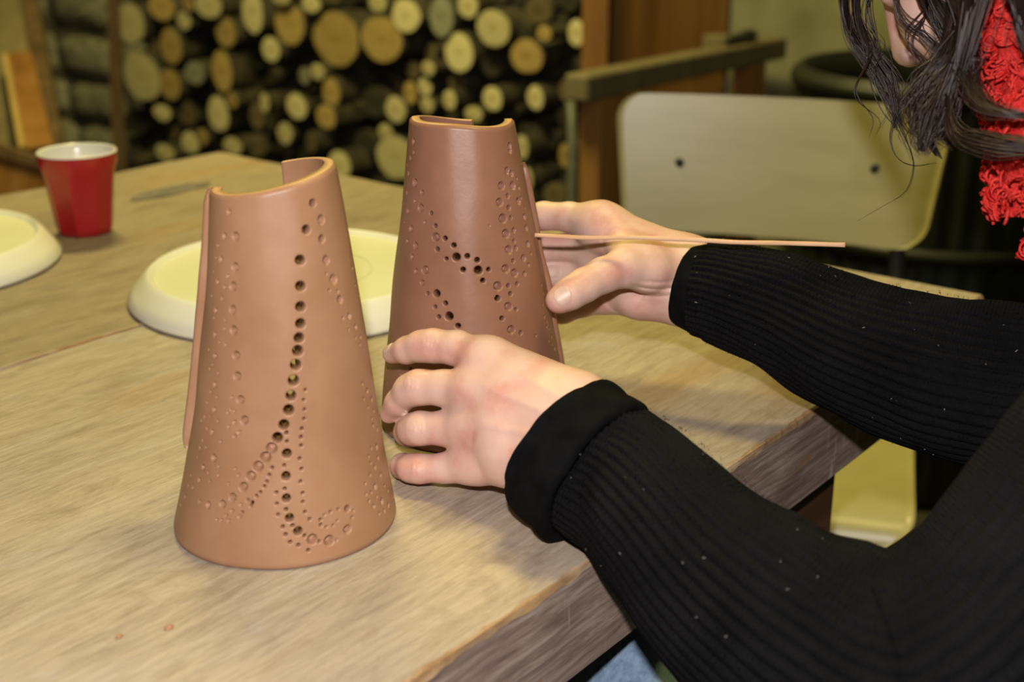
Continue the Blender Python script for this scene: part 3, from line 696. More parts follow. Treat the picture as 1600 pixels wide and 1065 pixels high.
for (x, y, r, lab) in ((186, 996, .0016, 'tiny reddish clay crumb on the table, the left of two below the nearest cone'), (264, 982, .0022, 'tiny reddish clay crumb on the table, the larger right of two below the nearest cone')):
    c = onz(x, y, TABLE); s_ = Sdf(c - .004, c + .004, .0005); s_.ell(c + UP * .0006, (E1 * r * 1.25, E2 * r * .8, UP * .0011), .0004); s_.ell(c + E1 * .0008 + UP * .0007, (E1 * r * .5, E2 * r * .7, UP * .0009), .0004)
    v, f = s_.mesh(); tag(obj('clay_crumb', v, f, M['clay_dry'], origin=c), lab, 'clay crumb', 'clay crumbs on the table')

# ------------------------------------------------------------------ the person
person = empty('person', (0.52, 0.50, 0.0), 'person in black ribbed sweater and red scarf, bent over the table holding a clay cone', 'person')
PL = np.array(person.location)
# ---- hands
def build_left():
    s = Sdf(P(760, 640, .73) - [.085, .075, .075], P(760, 640, .73) + [.15, .075, .075], .00125)
    J = lambda q: P(q[0], q[1], q[2])
    def chain(pts, k=.004):
        for a, b_ in zip(pts[:-1], pts[1:]): s.cone(J(a), J(b_), a[3] / 1000, b_[3] / 1000, k)
    idx = [(758, 564, .731, 10.8), (715, 544, .742, 9.9), (676, 540, .750, 9.6), (658, 541, .754, 8.9), (636, 547, .760, 7.7), (613, 553, .771, 5.7)]
    mid = [(742, 610, .726, 11.0), (695, 606, .735, 10.0), (654, 605, .742, 9.8), (640, 610, .746, 9.0), (622, 629, .754, 7.4), (608, 646, .762, 5.8)]
    rng_ = [(738, 667, .726, 10.8), (695, 669, .734, 9.5), (656, 669, .740, 9.3), (645, 671, .745, 8.8), (637, 675, .758, 7.8), (643, 682, .780, 6.3)]
    pin = [(742, 722, .728, 9.6), (695, 731, .734, 8.2), (655, 732, .739, 8.0), (641, 731, .742, 7.6), (629, 728, .750, 6.9), (631, 722, .770, 5.8)]
    for c in (idx, mid, rng_, pin):
        f_ = s.blank()
        for a, b_ in zip(c[:-1], c[1:]): f_.cone(J(a), J(b_), a[3] / 1000, b_[3] / 1000, .003)
        k = .0028; q = np.maximum(k - np.abs(s.d - f_.d), 0) / k; s.d = np.minimum(s.d, f_.d) - q * q * k * .25
    # back of the hand
    for a, b_ in (((758, 564, .731, 11.2), (882, 640, .708, 17)), ((742, 611, .726, 11.6), (882, 668, .700, 16)), ((735, 668, .727, 11.2), (872, 700, .697, 15.5)), ((738, 722, .729, 10.2), (858, 733, .697, 14))):
        s.cone(J(a), J(b_), a[3] / 1000, b_[3] / 1000, .010)
    for q in ((800, 610, .716, 13), (790, 660, .714, 13), (800, 700, .714, 13)): s.ell(J(q), [E1 * .017, E2 * .017, UP * .014], .012)
    for q in idx[:1] + mid[:1] + rng_[:1] + pin[:1]:    # knuckle heads
        n = (CAM - J(q)); n /= np.linalg.norm(n); s.ell(J(q) + n * q[3] / 1000 * .38 - UP * (.002 if q is idx[0] else 0), [E1 * .0078, E2 * .0078, UP * .0078], .010)
    # thumb lies behind, against the clay
    chain([(905, 636, .712, 14), (855, 610, .733, 12), (810, 590, .748, 9.5), (770, 576, .756, 8.5)], .010)
    s.cone(J((775, 567, .731)), J((905, 628, .706)), .0095, .0135, .014)
    s.cone(J((905, 636, .704, 12)), J((960, 680, .688, 14)), .013, .012, .012)
    # wrist and forearm
    s.cone(J((872, 655, .702)), J((1010, 740, .668)), .019, .024, .012); s.cone(J((858, 722, .697)), J((985, 785, .662)), .0165, .022, .012)
    V, F = s.mesh()
    # creases over the finger joints, veins and tendons on the back of the hand
    dep = V[:, 1] * CS - (V[:, 2] - CAM[2]) * SN; px = 800 + FPX * V[:, 0] / dep; py = 532.5 - FPX * (V[:, 1] * SN + (V[:, 2] - CAM[2]) * CS) / dep
    disp = np.zeros(len(V))
    for (x, y, rx_, ry_) in ((673, 532, 13, 15), (643, 597, 12, 16), (653, 668, 12, 20), (651, 731, 10, 15)):
        m = np.clip(1.2 - ((px - x) / rx_) ** 2 - ((py - y) / ry_) ** 2, 0, 1); disp += m * (.00035 * np.sin((px - x + .02 * (py - y) ** 2) * 2 * math.pi / 6.5) + .0003)
    for (ax_, ay_, bx_, by_, am) in ((750, 600, 890, 660, .0009), (745, 660, 885, 690, .0008), (770, 560, 900, 635, .0008), (790, 640, 860, 600, .0005), (745, 715, 860, 718, .0006)):
        L2 = (bx_ - ax_) ** 2 + (by_ - ay_) ** 2; t = np.clip(((px - ax_) * (bx_ - ax_) + (py - ay_) * (by_ - ay_)) / L2, 0, 1); dd = np.hypot(px - ax_ - t * (bx_ - ax_), py - ay_ - t * (by_ - ay_)); disp += am * np.exp(-(dd / 7.5) ** 2) * np.sin(np.clip(t, .02, .98) * math.pi) ** .5
    near = dep < .762; dv = CAM - V; dv /= np.linalg.norm(dv, axis=1)[:, None]
    return V + dv * (disp * near)[:, None], F
def build_right():
    s = Sdf(P(980, 425, .84) - [.115, .075, .06], P(980, 425, .84) + [.12, .085, .06], .00125)
    J = lambda q: P(q[0], q[1], q[2])
    def finger(c, k=.003, kk=.0025):
        f_ = s.blank()
        for a, b_ in zip(c[:-1], c[1:]): f_.cone(J(a), J(b_), a[3] / 1000, b_[3] / 1000, k)
        q = np.maximum(kk - np.abs(s.d - f_.d), 0) / kk; s.d = np.minimum(s.d, f_.d) - q * q * kk * .25
    # fingers reaching behind the cone
    finger([(938, 350, .848, 12.6), (890, 339, .862, 9.6), (850, 337, .872, 9.2), (800, 345, .878, 8.2), (765, 352, .872, 7.0)])
    finger([(938, 388, .862, 12), (895, 386, .872, 9.6), (850, 388, .880, 9.2), (805, 392, .884, 8.0), (780, 394, .880, 6.8)])
    finger([(940, 424, .870, 11.6), (900, 426, .878, 9.4), (860, 428, .884, 9.0), (815, 430, .887, 7.8), (790, 430, .885, 6.8)])
    finger([(948, 458, .866, 11), (912, 474, .872, 8.6), (880, 486, .876, 8.0), (845, 490, .880, 7.0)])
    # palm
    s.cone(J((938, 350, .848)), J((1075, 412, .838)), .0126, .0165, .012)
    s.cone(J((938, 388, .862)), J((1070, 430, .842)), .012, .018, .012)
    s.cone(J((940, 424, .866)), J((1065, 448, .842)), .0116, .017, .012)
    s.cone(J((952, 457, .860)), J((1060, 466, .838)), .0125, .0150, .012)
    s.ell(J((1005, 464, .848)), [E1 * .020, E2 * .014, UP * .0125], .010)
    # thumb in front
    th = [(1048, 424, .832, 15.5), (1010, 420, .818, 14.2), (976, 418, .808, 11.6), (942, 430, .800, 10.2), (912, 446, .793, 9.7), (890, 459, .788, 9.0), (873, 469, .786, 8.0)]
    finger(th, .005, .006)
    s.ell(J((1008, 402, .826)), [E1 * .018, E2 * .014, UP * .010], .010)
    # web of skin from thumb to first finger
    s.cone(J((985, 398, .822)), J((948, 362, .845)), .0095, .0105, .014)
    # wrist, forearm
    s.cone(J((1074, 415, .838)), J((1210, 465, .812)), .0165, .022, .012); s.cone(J((1062, 462, .836)), J((1200, 500, .812)), .0155, .021, .012)
    V, F = s.mesh()
    # skin folds below the thumb root
    c = J((1012, 392, .815)); d = np.linalg.norm(V - c, axis=1)
    px = 800 + FPX * V[:, 0] / ((V[:, 1]) * CS - (V[:, 2] - CAM[2]) * SN); py = 532.5 - FPX * ((V[:, 1]) * SN + (V[:, 2] - CAM[2]) * CS) / ((V[:, 1]) * CS - (V[:, 2] - CAM[2]) * SN)
    fr = ((px - 1030) / 48) ** 2 + ((py - 452) / 17) ** 2; m = np.clip(1.3 - fr, 0, 1) ; near = (V[:, 1] * CS - (V[:, 2] - CAM[2]) * SN < .838)
    ph = (py - 452 + .012 * (px - 1028) ** 2 * .35) / 5.6
    disp = (np.abs(np.sin(ph * math.pi / 2 * 1.0)) ** .7 - .75) * .0022 * m * near
    dirv = (CAM - V); dirv /= np.linalg.norm(dirv, axis=1)[:, None]
    return V + dirv * disp[:, None], F
# ---- head and trunk
Fh = np.array([-0.80, 0.60, 0.0]); tilt = math.radians(47)
hf = Fh * math.cos(tilt) - UP * math.sin(tilt); hu = Fh * math.sin(tilt) + UP * math.cos(tilt); hs_ = np.cross(hu, hf)   # her left
nose = P(1413, 92, .80)
HC = nose - .112 * hf + .018 * hu
def hp(f_, u_, s_): return HC + hf * f_ + hu * u_ + hs_ * s_
def build_head():
    s = Sdf(HC - .20, HC + .20, .0028)
    s.ell(hp(-.012, .035, 0), [hf * .098, hu * .092, hs_ * .076], .01)
    s.ell(hp(.030, -.030, 0), [hf * .066, hu * .082, hs_ * .060], .03)
    s.ell(hp(.062, -.092, 0), [hf * .026, hu * .022, hs_ * .026], .03)
    for q in (-1, 1):
        s.ell(hp(.066, -.022, q * .042), [hf * .022, hu * .022, hs_ * .022], .02)
        s.ell(hp(.100, .012, q * .031), [hf * .016, hu * .011, hs_ * .017], .012, cut=True)
        s.ell(hp(.076, .010, q * .031), [hf * .013, hu * .012, hs_ * .013], .004)
        s.cone(hp(.088, .032, q * .018), hp(.078, .030, q * .05), .008, .007, .012)
        s.ell(hp(-.010, -.005, q * .078), [hf * .018, hu * .030, hs_ * .007], .004)
        s.ell(hp(.098, -.020, q * .011), [hf * .010, hu * .008, hs_ * .009], .006)
    s.cone(hp(.088, .020, 0), hp(.106, -.016, 0), .0075, .0105, .010)
    s.ell(hp(.092, -.050, 0), [hf * .010, hu * .006, hs_ * .022], .006); s.ell(hp(.090, -.062, 0), [hf * .010, hu * .007, hs_ * .019], .006)
    # neck
    s.cone(hp(-.035, -.04, 0), hp(-.10, -.13, 0), .052, .058, .03)
    return s.mesh()
NB = hp(-.105, -.135, 0)               # base of the neck
SL = P(1960, 510, .56); SR = P(2080, 330, .80)
hipC = np.array([.66, .36, .53])
lk, rk = onz(930, 1040, TABLE - .16), None
def build_trunk(off):
    s = Sdf([.15, -.05, .0], [1.05, 1.15, 1.25], .009)
    sc = (SL + SR) / 2
    s.cone(SL, SR, .06 + off, .06 + off, .05); s.cone(NB, sc, .055 + off * .3, .08 + off, .05)
    s.ell(sc + (hipC - sc) * .30, [E2 * (.105 + off), E1 * (.165 + off), UP * (.19 + off)], .06)
    s.ell(sc + (hipC - sc) * .68, [E2 * (.105 + off), E1 * (.150 + off), UP * (.19 + off)], .06)
    s.ell(hipC, [E2 * (.125 + off), E1 * (.165 + off), UP * (.12 + off)], .05)
    return s
lh = build_left(); rh = build_right(); hd = build_head()
tr = build_trunk(-.012); tv = tr.mesh()
ul = tube(crom([P(1010, 770, .664), P(1250, 995, .61), P(1400, 1075, .60), P(1620, 920, .58), SL], 24), np.linspace(.03, .042, 24), 14)
ur = tube(crom([P(1205, 483, .812), P(1440, 575, .785), P(1720, 640, .748), P(1850, 520, .765), SR], 24), np.linspace(.026, .042, 24), 14)
V, F, n = [], [], 0
for v, f in (lh, rh, hd, tv, ul, ur):
    V.append(v); ff = [tuple(q) for q in (f.tolist() if isinstance(f, np.ndarray) else f)]; F += [tuple(i + n for i in q) for q in ff]; n += len(v)
body = obj('body', np.concatenate(V), F, M['skin'], person)
from mathutils.bvhtree import BVHTree
_bv = BVHTree.FromPolygons([tuple(v) for v in np.concatenate(V)[:len(lh[0]) + len(rh[0])]], [q for q in F if max(q) < len(lh[0]) + len(rh[0])])
def nail(c, along, normal, L, W, name='fingernail'):
    along = along / np.linalg.norm(along); normal = normal - along * (normal @ along); normal /= np.linalg.norm(normal); across = np.cross(normal, along)
    nu, nv = 17, 17; V = []
    for u in np.linspace(-1, 1, nu):
        for v_ in np.linspace(-1, 1, nv):
            x = u * math.sqrt(max(0, 1 - v_ * v_ / 2)) ; y = v_ * math.sqrt(max(0, 1 - u * u / 2)); e = math.hypot(x, y)
            p = c + along * x * L / 2 * 1.0 + across * y * W / 2 * (1 + .1 * max(0, -x)) + normal * .02
            hit = _bv.ray_cast(Vector(p), Vector(-normal), .06)[0]
            q = np.array(hit) if hit is not None else p - normal * .021
            V.append(q + normal * (.00045 if e < .93 else -.0002))
    obj(name, V, grid_faces(nu, nv), M['nail'], body)
tip = P(874, 467, .786); nm = CAM - tip; nm /= np.linalg.norm(nm)
nail(P(879, 461, .778), P(866, 474, .786) - P(905, 450, .792), nm + UP * .30 - np.array([.10, 0, 0]), .0108, .0118)
tip = P(614, 552, .772); nm = np.array([-.55, -.35, .75]); nail(tip + nm / np.linalg.norm(nm) * .0060, P(600, 556, .778) - P(640, 547, .760), nm, .0095, .0085)
tip = P(865, 428, .884); nm = CAM - tip; nm /= np.linalg.norm(nm); nail(tip + nm * .0090 + UP * .002, P(840, 430, .884) - tip, nm + UP * .5, .010, .009)

# ---- clothes
sw = build_trunk(.008); v, f = sw.mesh()
sweater = obj('sweater', v, f, M['knit'], person, uv=np.stack([v[:, 0] * 3, v[:, 2] * 3], 1))
def sleeve(pts, radpx, nrib, m, amp=.0013, phase=0.0, wr=.0016, seed=1):
    path = crom([P(*q) for q in pts], m); rr = crom(np.array([[r * q[2] / FPX] for q, r in zip(pts, radpx)]), m)[:, 0]
    L = np.concatenate([[0], np.cumsum(np.linalg.norm(np.diff(path, axis=0), axis=1))])
    nA = nrib * 8
    def rm(a, s):
        Ls = np.interp(s, np.linspace(0, 1, m), L)
        tw = a + .5 * np.sin(Ls * 9 + seed) * .12
        rib = np.abs(np.sin(tw * nrib / 2)) ** .7
        return amp * (rib - .6) * 1.8 + wr * vnoise(np.cos(a) * 1.6 + seed * 3 + Ls * 18, np.sin(a) * 1.6 + Ls * 30) + wr * .7 * vnoise(np.cos(a + 1) * 2 + seed + Ls * 40, np.sin(a) * 2.5 - Ls * 22)
    V, F = tube(path, rr, nA, False, rmod=rm)
    a = np.linspace(0, 1, nA, endpoint=False); uv = np.stack([np.repeat(a, m), np.tile(L, nA)], 1)
    return V, F, uv, path, rr
LSP = [(905, 712, .684), (980, 755, .668), (1040, 812, .650), (1110, 890, .636), (1185, 955, .622), (1260, 1010, .610), (1350, 1062, .600), (1440, 1075, .592), (1550, 1000, .585), (1660, 880, .578), (1790, 710, .570), (1950, 520, .560)]
LSR = [112, 117, 127, 141, 163, 182, 195, 205, 205, 200, 200, 210]
v, f, uv, lp, lr = sleeve(LSP, LSR, 46, 300, seed=1, wr=.0026)
sl_l = obj('sleeve', v, f, M['knit'], sweater, uv=uv)
RSP = [(1098, 450, .832), (1130, 456, .826), (1215, 485, .815), (1320, 535, .800), (1440, 577, .786), (1560, 603, .770), (1690, 620, .752), (1760, 600, .750), (1850, 520, .762), (1960, 420, .780), (2080, 330, .80)]
RSR = [74, 80, 91, 103, 120, 128, 134, 138, 140, 145, 150]
v, f, uv, rp, rr_ = sleeve(RSP, RSR, 44, 300, seed=4)
sl_r = obj('sleeve', v, f, M['knit'], sweater, uv=uv)
def cuff(pts, radpx, m, roll, seed, n=120, wav=.002):
    """a turned band: outer skin goes out along the arm, rolls over and comes back inside."""
    path = crom([P(*q) for q in pts], m); rr = crom(np.array([[r * q[2] / FPX] for q, r in zip(pts, radpx)]), m)[:, 0]
    s = np.linspace(0, 1, m); e = np.minimum(1, np.minimum(s, 1 - s) / .12); rr2 = rr - roll * (1 - np.sqrt(np.clip(1 - (1 - e) ** 2, 0, 1)))
    P2 = np.concatenate([path, path[::-1]]); R2 = np.concatenate([rr2, (rr - 2.0 * roll)[::-1]])
    T, Nn, B = frames(path); Nn2 = np.concatenate([Nn, Nn[::-1]]); B2 = np.concatenate([B, B[::-1]])
    a = np.linspace(0, 2 * math.pi, n, endpoint=False); ss = np.concatenate([s, s[::-1]])
    W = wav * vnoise(np.cos(a)[:, None] * 1.7 + seed + ss[None] * 1.2, np.sin(a)[:, None] * 1.7 + ss[None] * 2) + wav * .35 * vnoise(np.cos(a)[:, None] * 5 + seed, np.sin(a)[:, None] * 5 + ss[None] * 5)
    V = P2[None] + (R2[None] + W)[..., None] * (np.cos(a)[:, None, None] * Nn2[None] + np.sin(a)[:, None, None] * B2[None])
    V = np.concatenate([V, V[:, :1]], 1)
    return V.reshape(-1, 3), grid_faces(n, 2 * m + 1, True)
v, f = cuff([(872, 682, .691), (905, 710, .684), (942, 738, .676)], [117, 126, 130], 24, .0035, 3.0, wav=.0035)
tag(obj('cuff', v, f, M['black_cloth'], sweater), 'plain black shirt cuff turned back at the nearer wrist')
v, f = cuff([(1072, 441, .836), (1094, 448, .832), (1120, 455, .828)], [66, 70, 75], 20, .0018, 8.0, wav=.0014)
tag(obj('cuff', v, f, M['black_cloth'], sweater), 'plain black shirt cuff at the farther wrist')
# loose fibres standing off the knit
fv, ff, n = [], [], 0
for path, rad_, cnt, tmax in ((lp, lr, 900, .62), (rp, rr_, 900, .62)):
    T, Nn, B = frames(path)
    for _ in range(cnt):
        i = random.randrange(2, int(len(path) * tmax)); a = random.uniform(0, 6.283); nrm = Nn[i] * math.cos(a) + B[i] * math.sin(a); p = path[i] + nrm * (rad_[i] + .0004)
        L = random.uniform(.0008, .0026); q = p + nrm * L * random.uniform(.3, 1) + T[i] * L * random.uniform(-1, 1) + np.cross(nrm, T[i]) * L * random.uniform(-1, 1); w_ = random.uniform(.00007, .00018)
        v, f = tube([p, (p + q) / 2 + nrm * L * .2, q], w_, 4); fv.append(v); ff += [tuple(k + n for k in g) for g in f]; n += len(v)
tag(obj('loose_fibres', np.concatenate(fv), ff, M['black_cloth'], sweater), kind='stuff')
fv, ff, n = [], [], 0
for path, rad_, cnt in ((lp, lr, 45), (rp, rr_, 75)):
    T, Nn, B = frames(path)
    for _ in range(cnt):
        i = random.randrange(4, int(len(path) * .62)); a = random.uniform(0, 6.283); nrm = Nn[i] * math.cos(a) + B[i] * math.sin(a); p = path[i] + nrm * (rad_[i] + .0012)
        L = random.uniform(.0004, .0022); q = p + T[i] * L * random.uniform(-1, 1) + np.cross(nrm, T[i]) * L * random.uniform(-1, 1) + nrm * .0003
        v, f = tube([p, (p + q) / 2, q], random.uniform(.00015, .0003), 4); fv.append(v); ff += [tuple(k + n for k in g) for g in f]; n += len(v)
tag(obj('lint', np.concatenate(fv), ff, M['lint'], sweater), 'pale lint specks on the black knit', kind='stuff')
# jeans and shoes
s = Sdf([-.15, .0, .0], [.95, 1.05, .75], .008)
legd = Fh
kneeL = onz(965, 1035, TABLE - .15); kneeL[2] = TABLE - .152
hipL = hipC - E1 * .095 - UP * .02; hipR = hipC + E1 * .095 - UP * .02
kneeL = hipL + (kneeL - hipL) * 1.06; kneeR = kneeL + E1 * .135 - UP * .05
for h_, k_ in ((hipL, kneeL), (hipR, kneeR)):
    k_ = k_.copy(); s.cone(h_, k_, .092, .070, .03); s.cone(k_, np.array([k_[0] + .05, k_[1] - .04, .10]), .068, .052, .02)
s.cone(hipL, hipR, .11, .11, .04)
v, f = s.mesh(); obj('jeans', v, f, M['denim'], person)
for k_ in (kneeL, kneeR):
    c = np.array([k_[0] + .05, k_[1] - .04, .0]); s = Sdf(c + [-.26, -.1, 0], c + [.12, .24, .14], .006)
    s.cone(c + UP * .06, c + Fh * .13 + UP * .045, .043, .040, .02); s.cone(c - Fh * .04 + UP * .045, c + Fh * .17 + UP * .036, .040, .032, .02)
    v, f = s.mesh(); v[:, 2] = np.maximum(v[:, 2], .003); obj('shoe', v, f, M['shoe'], person)
# scarf: bulky folds covered in looped wool
SC = [[(1640, -90, .66), (1632, 20, .675), (1634, 120, .68), (1655, 210, .68)], [(1720, 60, .655), (1670, 170, .665), (1648, 250, .668), (1652, 325, .672)], [(1760, 150, .665), (1730, 300, .668), (1705, 420, .67)]]
nk = hp(-.085, -.115, 0); na = hp(-.035, -.04, 0) - hp(-.10, -.13, 0); na /= np.linalg.norm(na); n1 = np.cross(na, hs_); n1 /= np.linalg.norm(n1); n2 = np.cross(na, n1)
SCP = [crom([P(*q) for q in pts], 40) for pts in SC] + [np.array([nk + n1 * .078 * math.cos(a) + n2 * .085 * math.sin(a) + na * .008 * math.sin(2 * a) for a in np.linspace(0, 6.5, 40)])]
fv, ff, n = [], [], 0
for k, path in enumerate(SCP):
    v, f = tube(path, .030 + .004 * np.sin(np.linspace(0, 6, 40)), 24, rmod=lambda a, s_: .004 * vnoise(np.cos(a) * 3 + s_ * 9, np.sin(a) * 3 + s_ * 7))
    fv.append(v); ff += [tuple(i + n for i in q) for q in f]; n += len(v)
    T, Nn, B = frames(path)
    for _ in range(620):
        i = random.randrange(40); a = random.uniform(0, 6.283); nrm = Nn[i] * math.cos(a) + B[i] * math.sin(a); c = path[i] + nrm * .0325; t1 = np.cross(nrm, T[i]); ra = random.uniform(.0018, .0050)
        d1 = T[i] * math.cos(a * 3) + t1 * math.sin(a * 3); d2 = nrm * random.uniform(.4, 1.2) + np.cross(nrm, d1) * random.uniform(-1, 1)
        lp_ = [c + d1 * ra * math.cos(q) + d2 * ra * math.sin(q) * .9 + np.cross(d1, nrm) * .002 * q * .3 for q in np.linspace(0, 5.4, 10)]
        v, f = tube(lp_, .00085, 4); fv.append(v); ff += [tuple(j + n for j in q) for q in f]; n += len(v)
c = P(1563, 312, .668); lp_ = [c + np.array([math.cos(q) * .0055, .001 * q, math.sin(q) * .0068]) for q in np.linspace(-.6, 5.6, 22)]
v, f = tube(lp_, .0023, 8); fv.append(v); ff += [tuple(j + n for j in q) for q in f]; n += len(v)
obj('scarf', np.concatenate(fv), ff, M['scarf'], person)
# hair: a cap over the skull and hanging wavy locks
fv, ff, n = [], [], 0
s = Sdf(HC - .2, HC + .2, .005)
s.ell(hp(-.022, .045, 0), [hf * .108, hu * .098, hs_ * .088], .01); s.ell(hp(-.055, -.03, 0), [hf * .075, hu * .09, hs_ * .085], .02)
v, f = s.mesh(); fv.append(v); ff += [tuple(q) for q in f.tolist()]; n += len(v)
LOCKS = [([(1345, -150, .775), (1325, -40, .785), (1318, 10, .79), (1335, 58, .79), (1372, 110, .79), (1398, 150, .79), (1408, 195, .79)], 16, .0050),
 ([(1390, -150, .77), (1345, -40, .785), (1338, 15, .785), (1352, 70, .785), (1382, 118, .785), (1395, 160, .785), (1398, 200, .785)], 12, .0045),
 ([(1370, -120, .78), (1330, -20, .79), (1331, 40, .79), (1352, 95, .79), (1388, 142, .79), (1402, 190, .79), (1424, 238, .79), (1427, 268, .79), (1415, 300, .79), (1380, 322, .79), (1338, 346, .79)], 2, .0008),
 ([(1480, -130, .75), (1462, -30, .77), (1470, 40, .77), (1452, 100, .775), (1440, 140, .775), (1406, 172, .78), (1392, 215, .78), (1402, 246, .78), (1428, 258, .78), (1464, 254, .78)], 3, .0016),
 ([(1370, -100, .78), (1360, 0, .785), (1368, 60, .785), (1362, 120, .785), (1385, 170, .785), (1412, 205, .785), (1425, 250, .785)], 5, .0022),
 ([(1540, -150, .72), (1500, -40, .735), (1490, 30, .74), (1478, 95, .745), (1446, 142, .75), (1436, 182, .755), (1450, 215, .755), (1466, 242, .755)], 22, .0065),
 ([(1570, -140, .71), (1530, -40, .73), (1525, 40, .735), (1515, 105, .74), (1490, 145, .745), (1480, 190, .745), (1502, 226, .745)], 26, .0080),
 ([(1470, -120, .745), (1440, -30, .755), (1452, 20, .76), (1478, 55, .76), (1472, 95, .765), (1442, 128, .765), (1420, 170, .77)], 14, .0045),
 ([(1450, -140, .76), (1405, -40, .765), (1400, 5, .765), (1412, 36, .765), (1446, 58, .765), (1474, 96, .765), (1470, 140, .765)], 7, .0035),
 ([(1520, -120, .71), (1490, -20, .725), (1504, 30, .73), (1506, 75, .73), (1512, 125, .725), (1535, 165, .715), (1580, 178, .705), (1650, 182, .70)], 20, .0042),
 ([(1540, -60, .715), (1505, 95, .725), (1484, 155, .728), (1494, 205, .722), (1545, 222, .71), (1605, 230, .70), (1680, 245, .69)], 20, .0040),
 ([(1600, -150, .70), (1555, -40, .715), (1545, 40, .725), (1530, 112, .735), (1505, 165, .74), (1484, 205, .74), (1478, 236, .74)], 28, .0085),
 ([(1640, -150, .69), (1590, -50, .70), (1592, 10, .70), (1610, 60, .70), (1650, 120, .70)], 22, .0075),
 ([(1400, -150, .77), (1372, -40, .775), (1352, 20, .775), (1372, 70, .775), (1352, 120, .775), (1378, 170, .775), (1368, 215, .775)], 5, .0070),
 ([(1450, -150, .74), (1420, -40, .75), (1452, 10, .75), (1430, 60, .75), (1462, 110, .75), (1420, 165, .75), (1432, 215, .75)], 6, .0060),
 ([(1500, -130, .74), (1470, -60, .752), (1462, -10, .757), (1490, 40, .757), (1515, 85, .757), (1500, 130, .757), (1470, 170, .757)], 20, .0060)]
hmi = [1] * len(ff)
for li, (pts, cnt, spread) in enumerate(LOCKS):
    sx = {6: -18, 11: -38, 15: -8}.get(li, 0); pts = [(q[0] + sx, q[1], q[2] - (0 if li < 5 else {7: .055, 8: .04, 13: 0, 14: .03}.get(li, .085))) for q in pts]
    base = np.array([P(*q) for q in pts]); m = 30
    if cnt >= 12:
        pth = crom(base, m); v, f = tube(pth, spread * .55 * np.clip(1.05 - np.linspace(0, 1, m) ** 2.5, .05, 1), 12, rmod=lambda a, s_: spread * .25 * vnoise(np.cos(a) * 2 + s_ * 6, np.sin(a) * 2 + li)); fv.append(v); ff += [tuple(int(j) + n for j in q) for q in f]; n += len(v); hmi += [1] * len(f)
    for _ in range(cnt * (5 if cnt > 6 else 1)):
        off = np.array([random.gauss(0, 1) for _ in range(3)]) * spread; ph = random.uniform(0, 6.28)
        k = len(base); wv = np.array([off * (.55 + .45 * math.cos(i * 1.3 + ph * .2)) * (1.0 - .65 * (i / (k - 1)) ** 2) + np.array([math.sin(i * 1.7 + ph), math.cos(i * 1.1 + ph), math.sin(i * 1.3 + ph)]) * spread * .25 for i in range(k)])
        path = crom(base + wv, m); r0 = random.uniform(.00014, .00038) if cnt > 6 else random.uniform(.0002, .0004)
        v, f = tube(path, r0 * np.clip(1.15 - np.linspace(0, 1, m) ** 3, .15, 1), 4, False); fv.append(v); ff += [tuple(int(j) + n for j in q) for q in f]; n += len(v); hmi += [0] * len(f)
for _ in range(520):      # combed strands over the crown
    x0 = random.uniform(-1, .8); sg = random.choice((-1, 1)); amax = random.uniform(1.3, 1.65) if sg > 0 else random.uniform(1.7, 2.3); ph = random.uniform(0, 6.28); rr0 = random.uniform(1.0, 1.035); pts = []
    for t in np.linspace(.02, 1, 14):
        a = amax * t; x = x0 - .18 * t + .02 * math.sin(5 * t + ph); q = math.sqrt(max(.05, 1 - min(.95, x * x)))
        pts.append(hp(-.022 + .108 * x * rr0, .045 + .098 * q * rr0 * math.cos(a) - (.03 * max(0, t - .7) if sg < 0 else 0), sg * .088 * q * rr0 * math.sin(a)))
    v, f = tube(pts, random.uniform(.0003, .0007), 4, False); fv.append(v); ff += [tuple(int(j) + n for j in q) for q in f]; n += len(v); hmi += [0] * len(f)
obj('hair', np.concatenate(fv), ff, [M['hair'], M['hair_under']], person, mi=hmi)

# ------------------------------------------------------------------ the yellow school chair behind the table
ca_ = np.array([.955, -.297, 0]); cb_ = np.array([.297, .955, 0])        # chair's right (seen from camera) and backward
SF = np.array([.412, 1.200, .45])                                          # front right corner of the seat
chair = empty('school_chair', (SF[0] - .19 * ca_[0] + .2 * cb_[0], SF[1] - .19 * ca_[1] + .2 * cb_[1], 0), 'cream yellow wooden chair with metal frame, empty, beyond the table end', 'chair')
def panel(fn, w_fn, ts, nw=40, thick=.010):
    """curved plywood panel with rounded outline: fn(s,t)->point, w_fn(t)->(s0,s1)."""
    V = []
    for t in ts:
        s0, s1 = w_fn(t)
        for q in np.linspace(0, 1, nw): V.append(fn(s0 + (s1 - s0) * q, t))
    V = np.array(V); n = len(ts); G = V.reshape(n, nw, 3)
    du = np.gradient(G, axis=1); dv = np.gradient(G, axis=0); nn = np.cross(du, dv); nn /= (np.linalg.norm(nn, axis=-1, keepdims=True) + 1e-9)
    B = G + nn * thick; F = grid_faces(n, nw); k = n * nw
    bd = [i for i in range(nw)] + [i * nw + nw - 1 for i in range(1, n)] + [(n - 1) * nw + i for i in range(nw - 2, -1, -1)] + [i * nw for i in range(n - 2, 0, -1)]
    Fl = [tuple(q) for q in F.tolist()] + [tuple(int(i) + k for i in q[::-1]) for q in F.tolist()]
    mi = [0] * len(Fl)
    for i in range(len(bd)): a, b_ = bd[i], bd[(i + 1) % len(bd)]; Fl.append((b_, a, a + k, b_ + k)); mi.append(1)
    return np.vstack([V, B.reshape(-1, 3)]), Fl, mi
BCc = P(1212, 262, 1.64); bh = .173; bw = .410
bup = UP * .985 + cb_ * .17
def back_fn(s_, t): return BCc + ca_ * s_ + bup * t - cb_ * (.55 * s_ * s_)
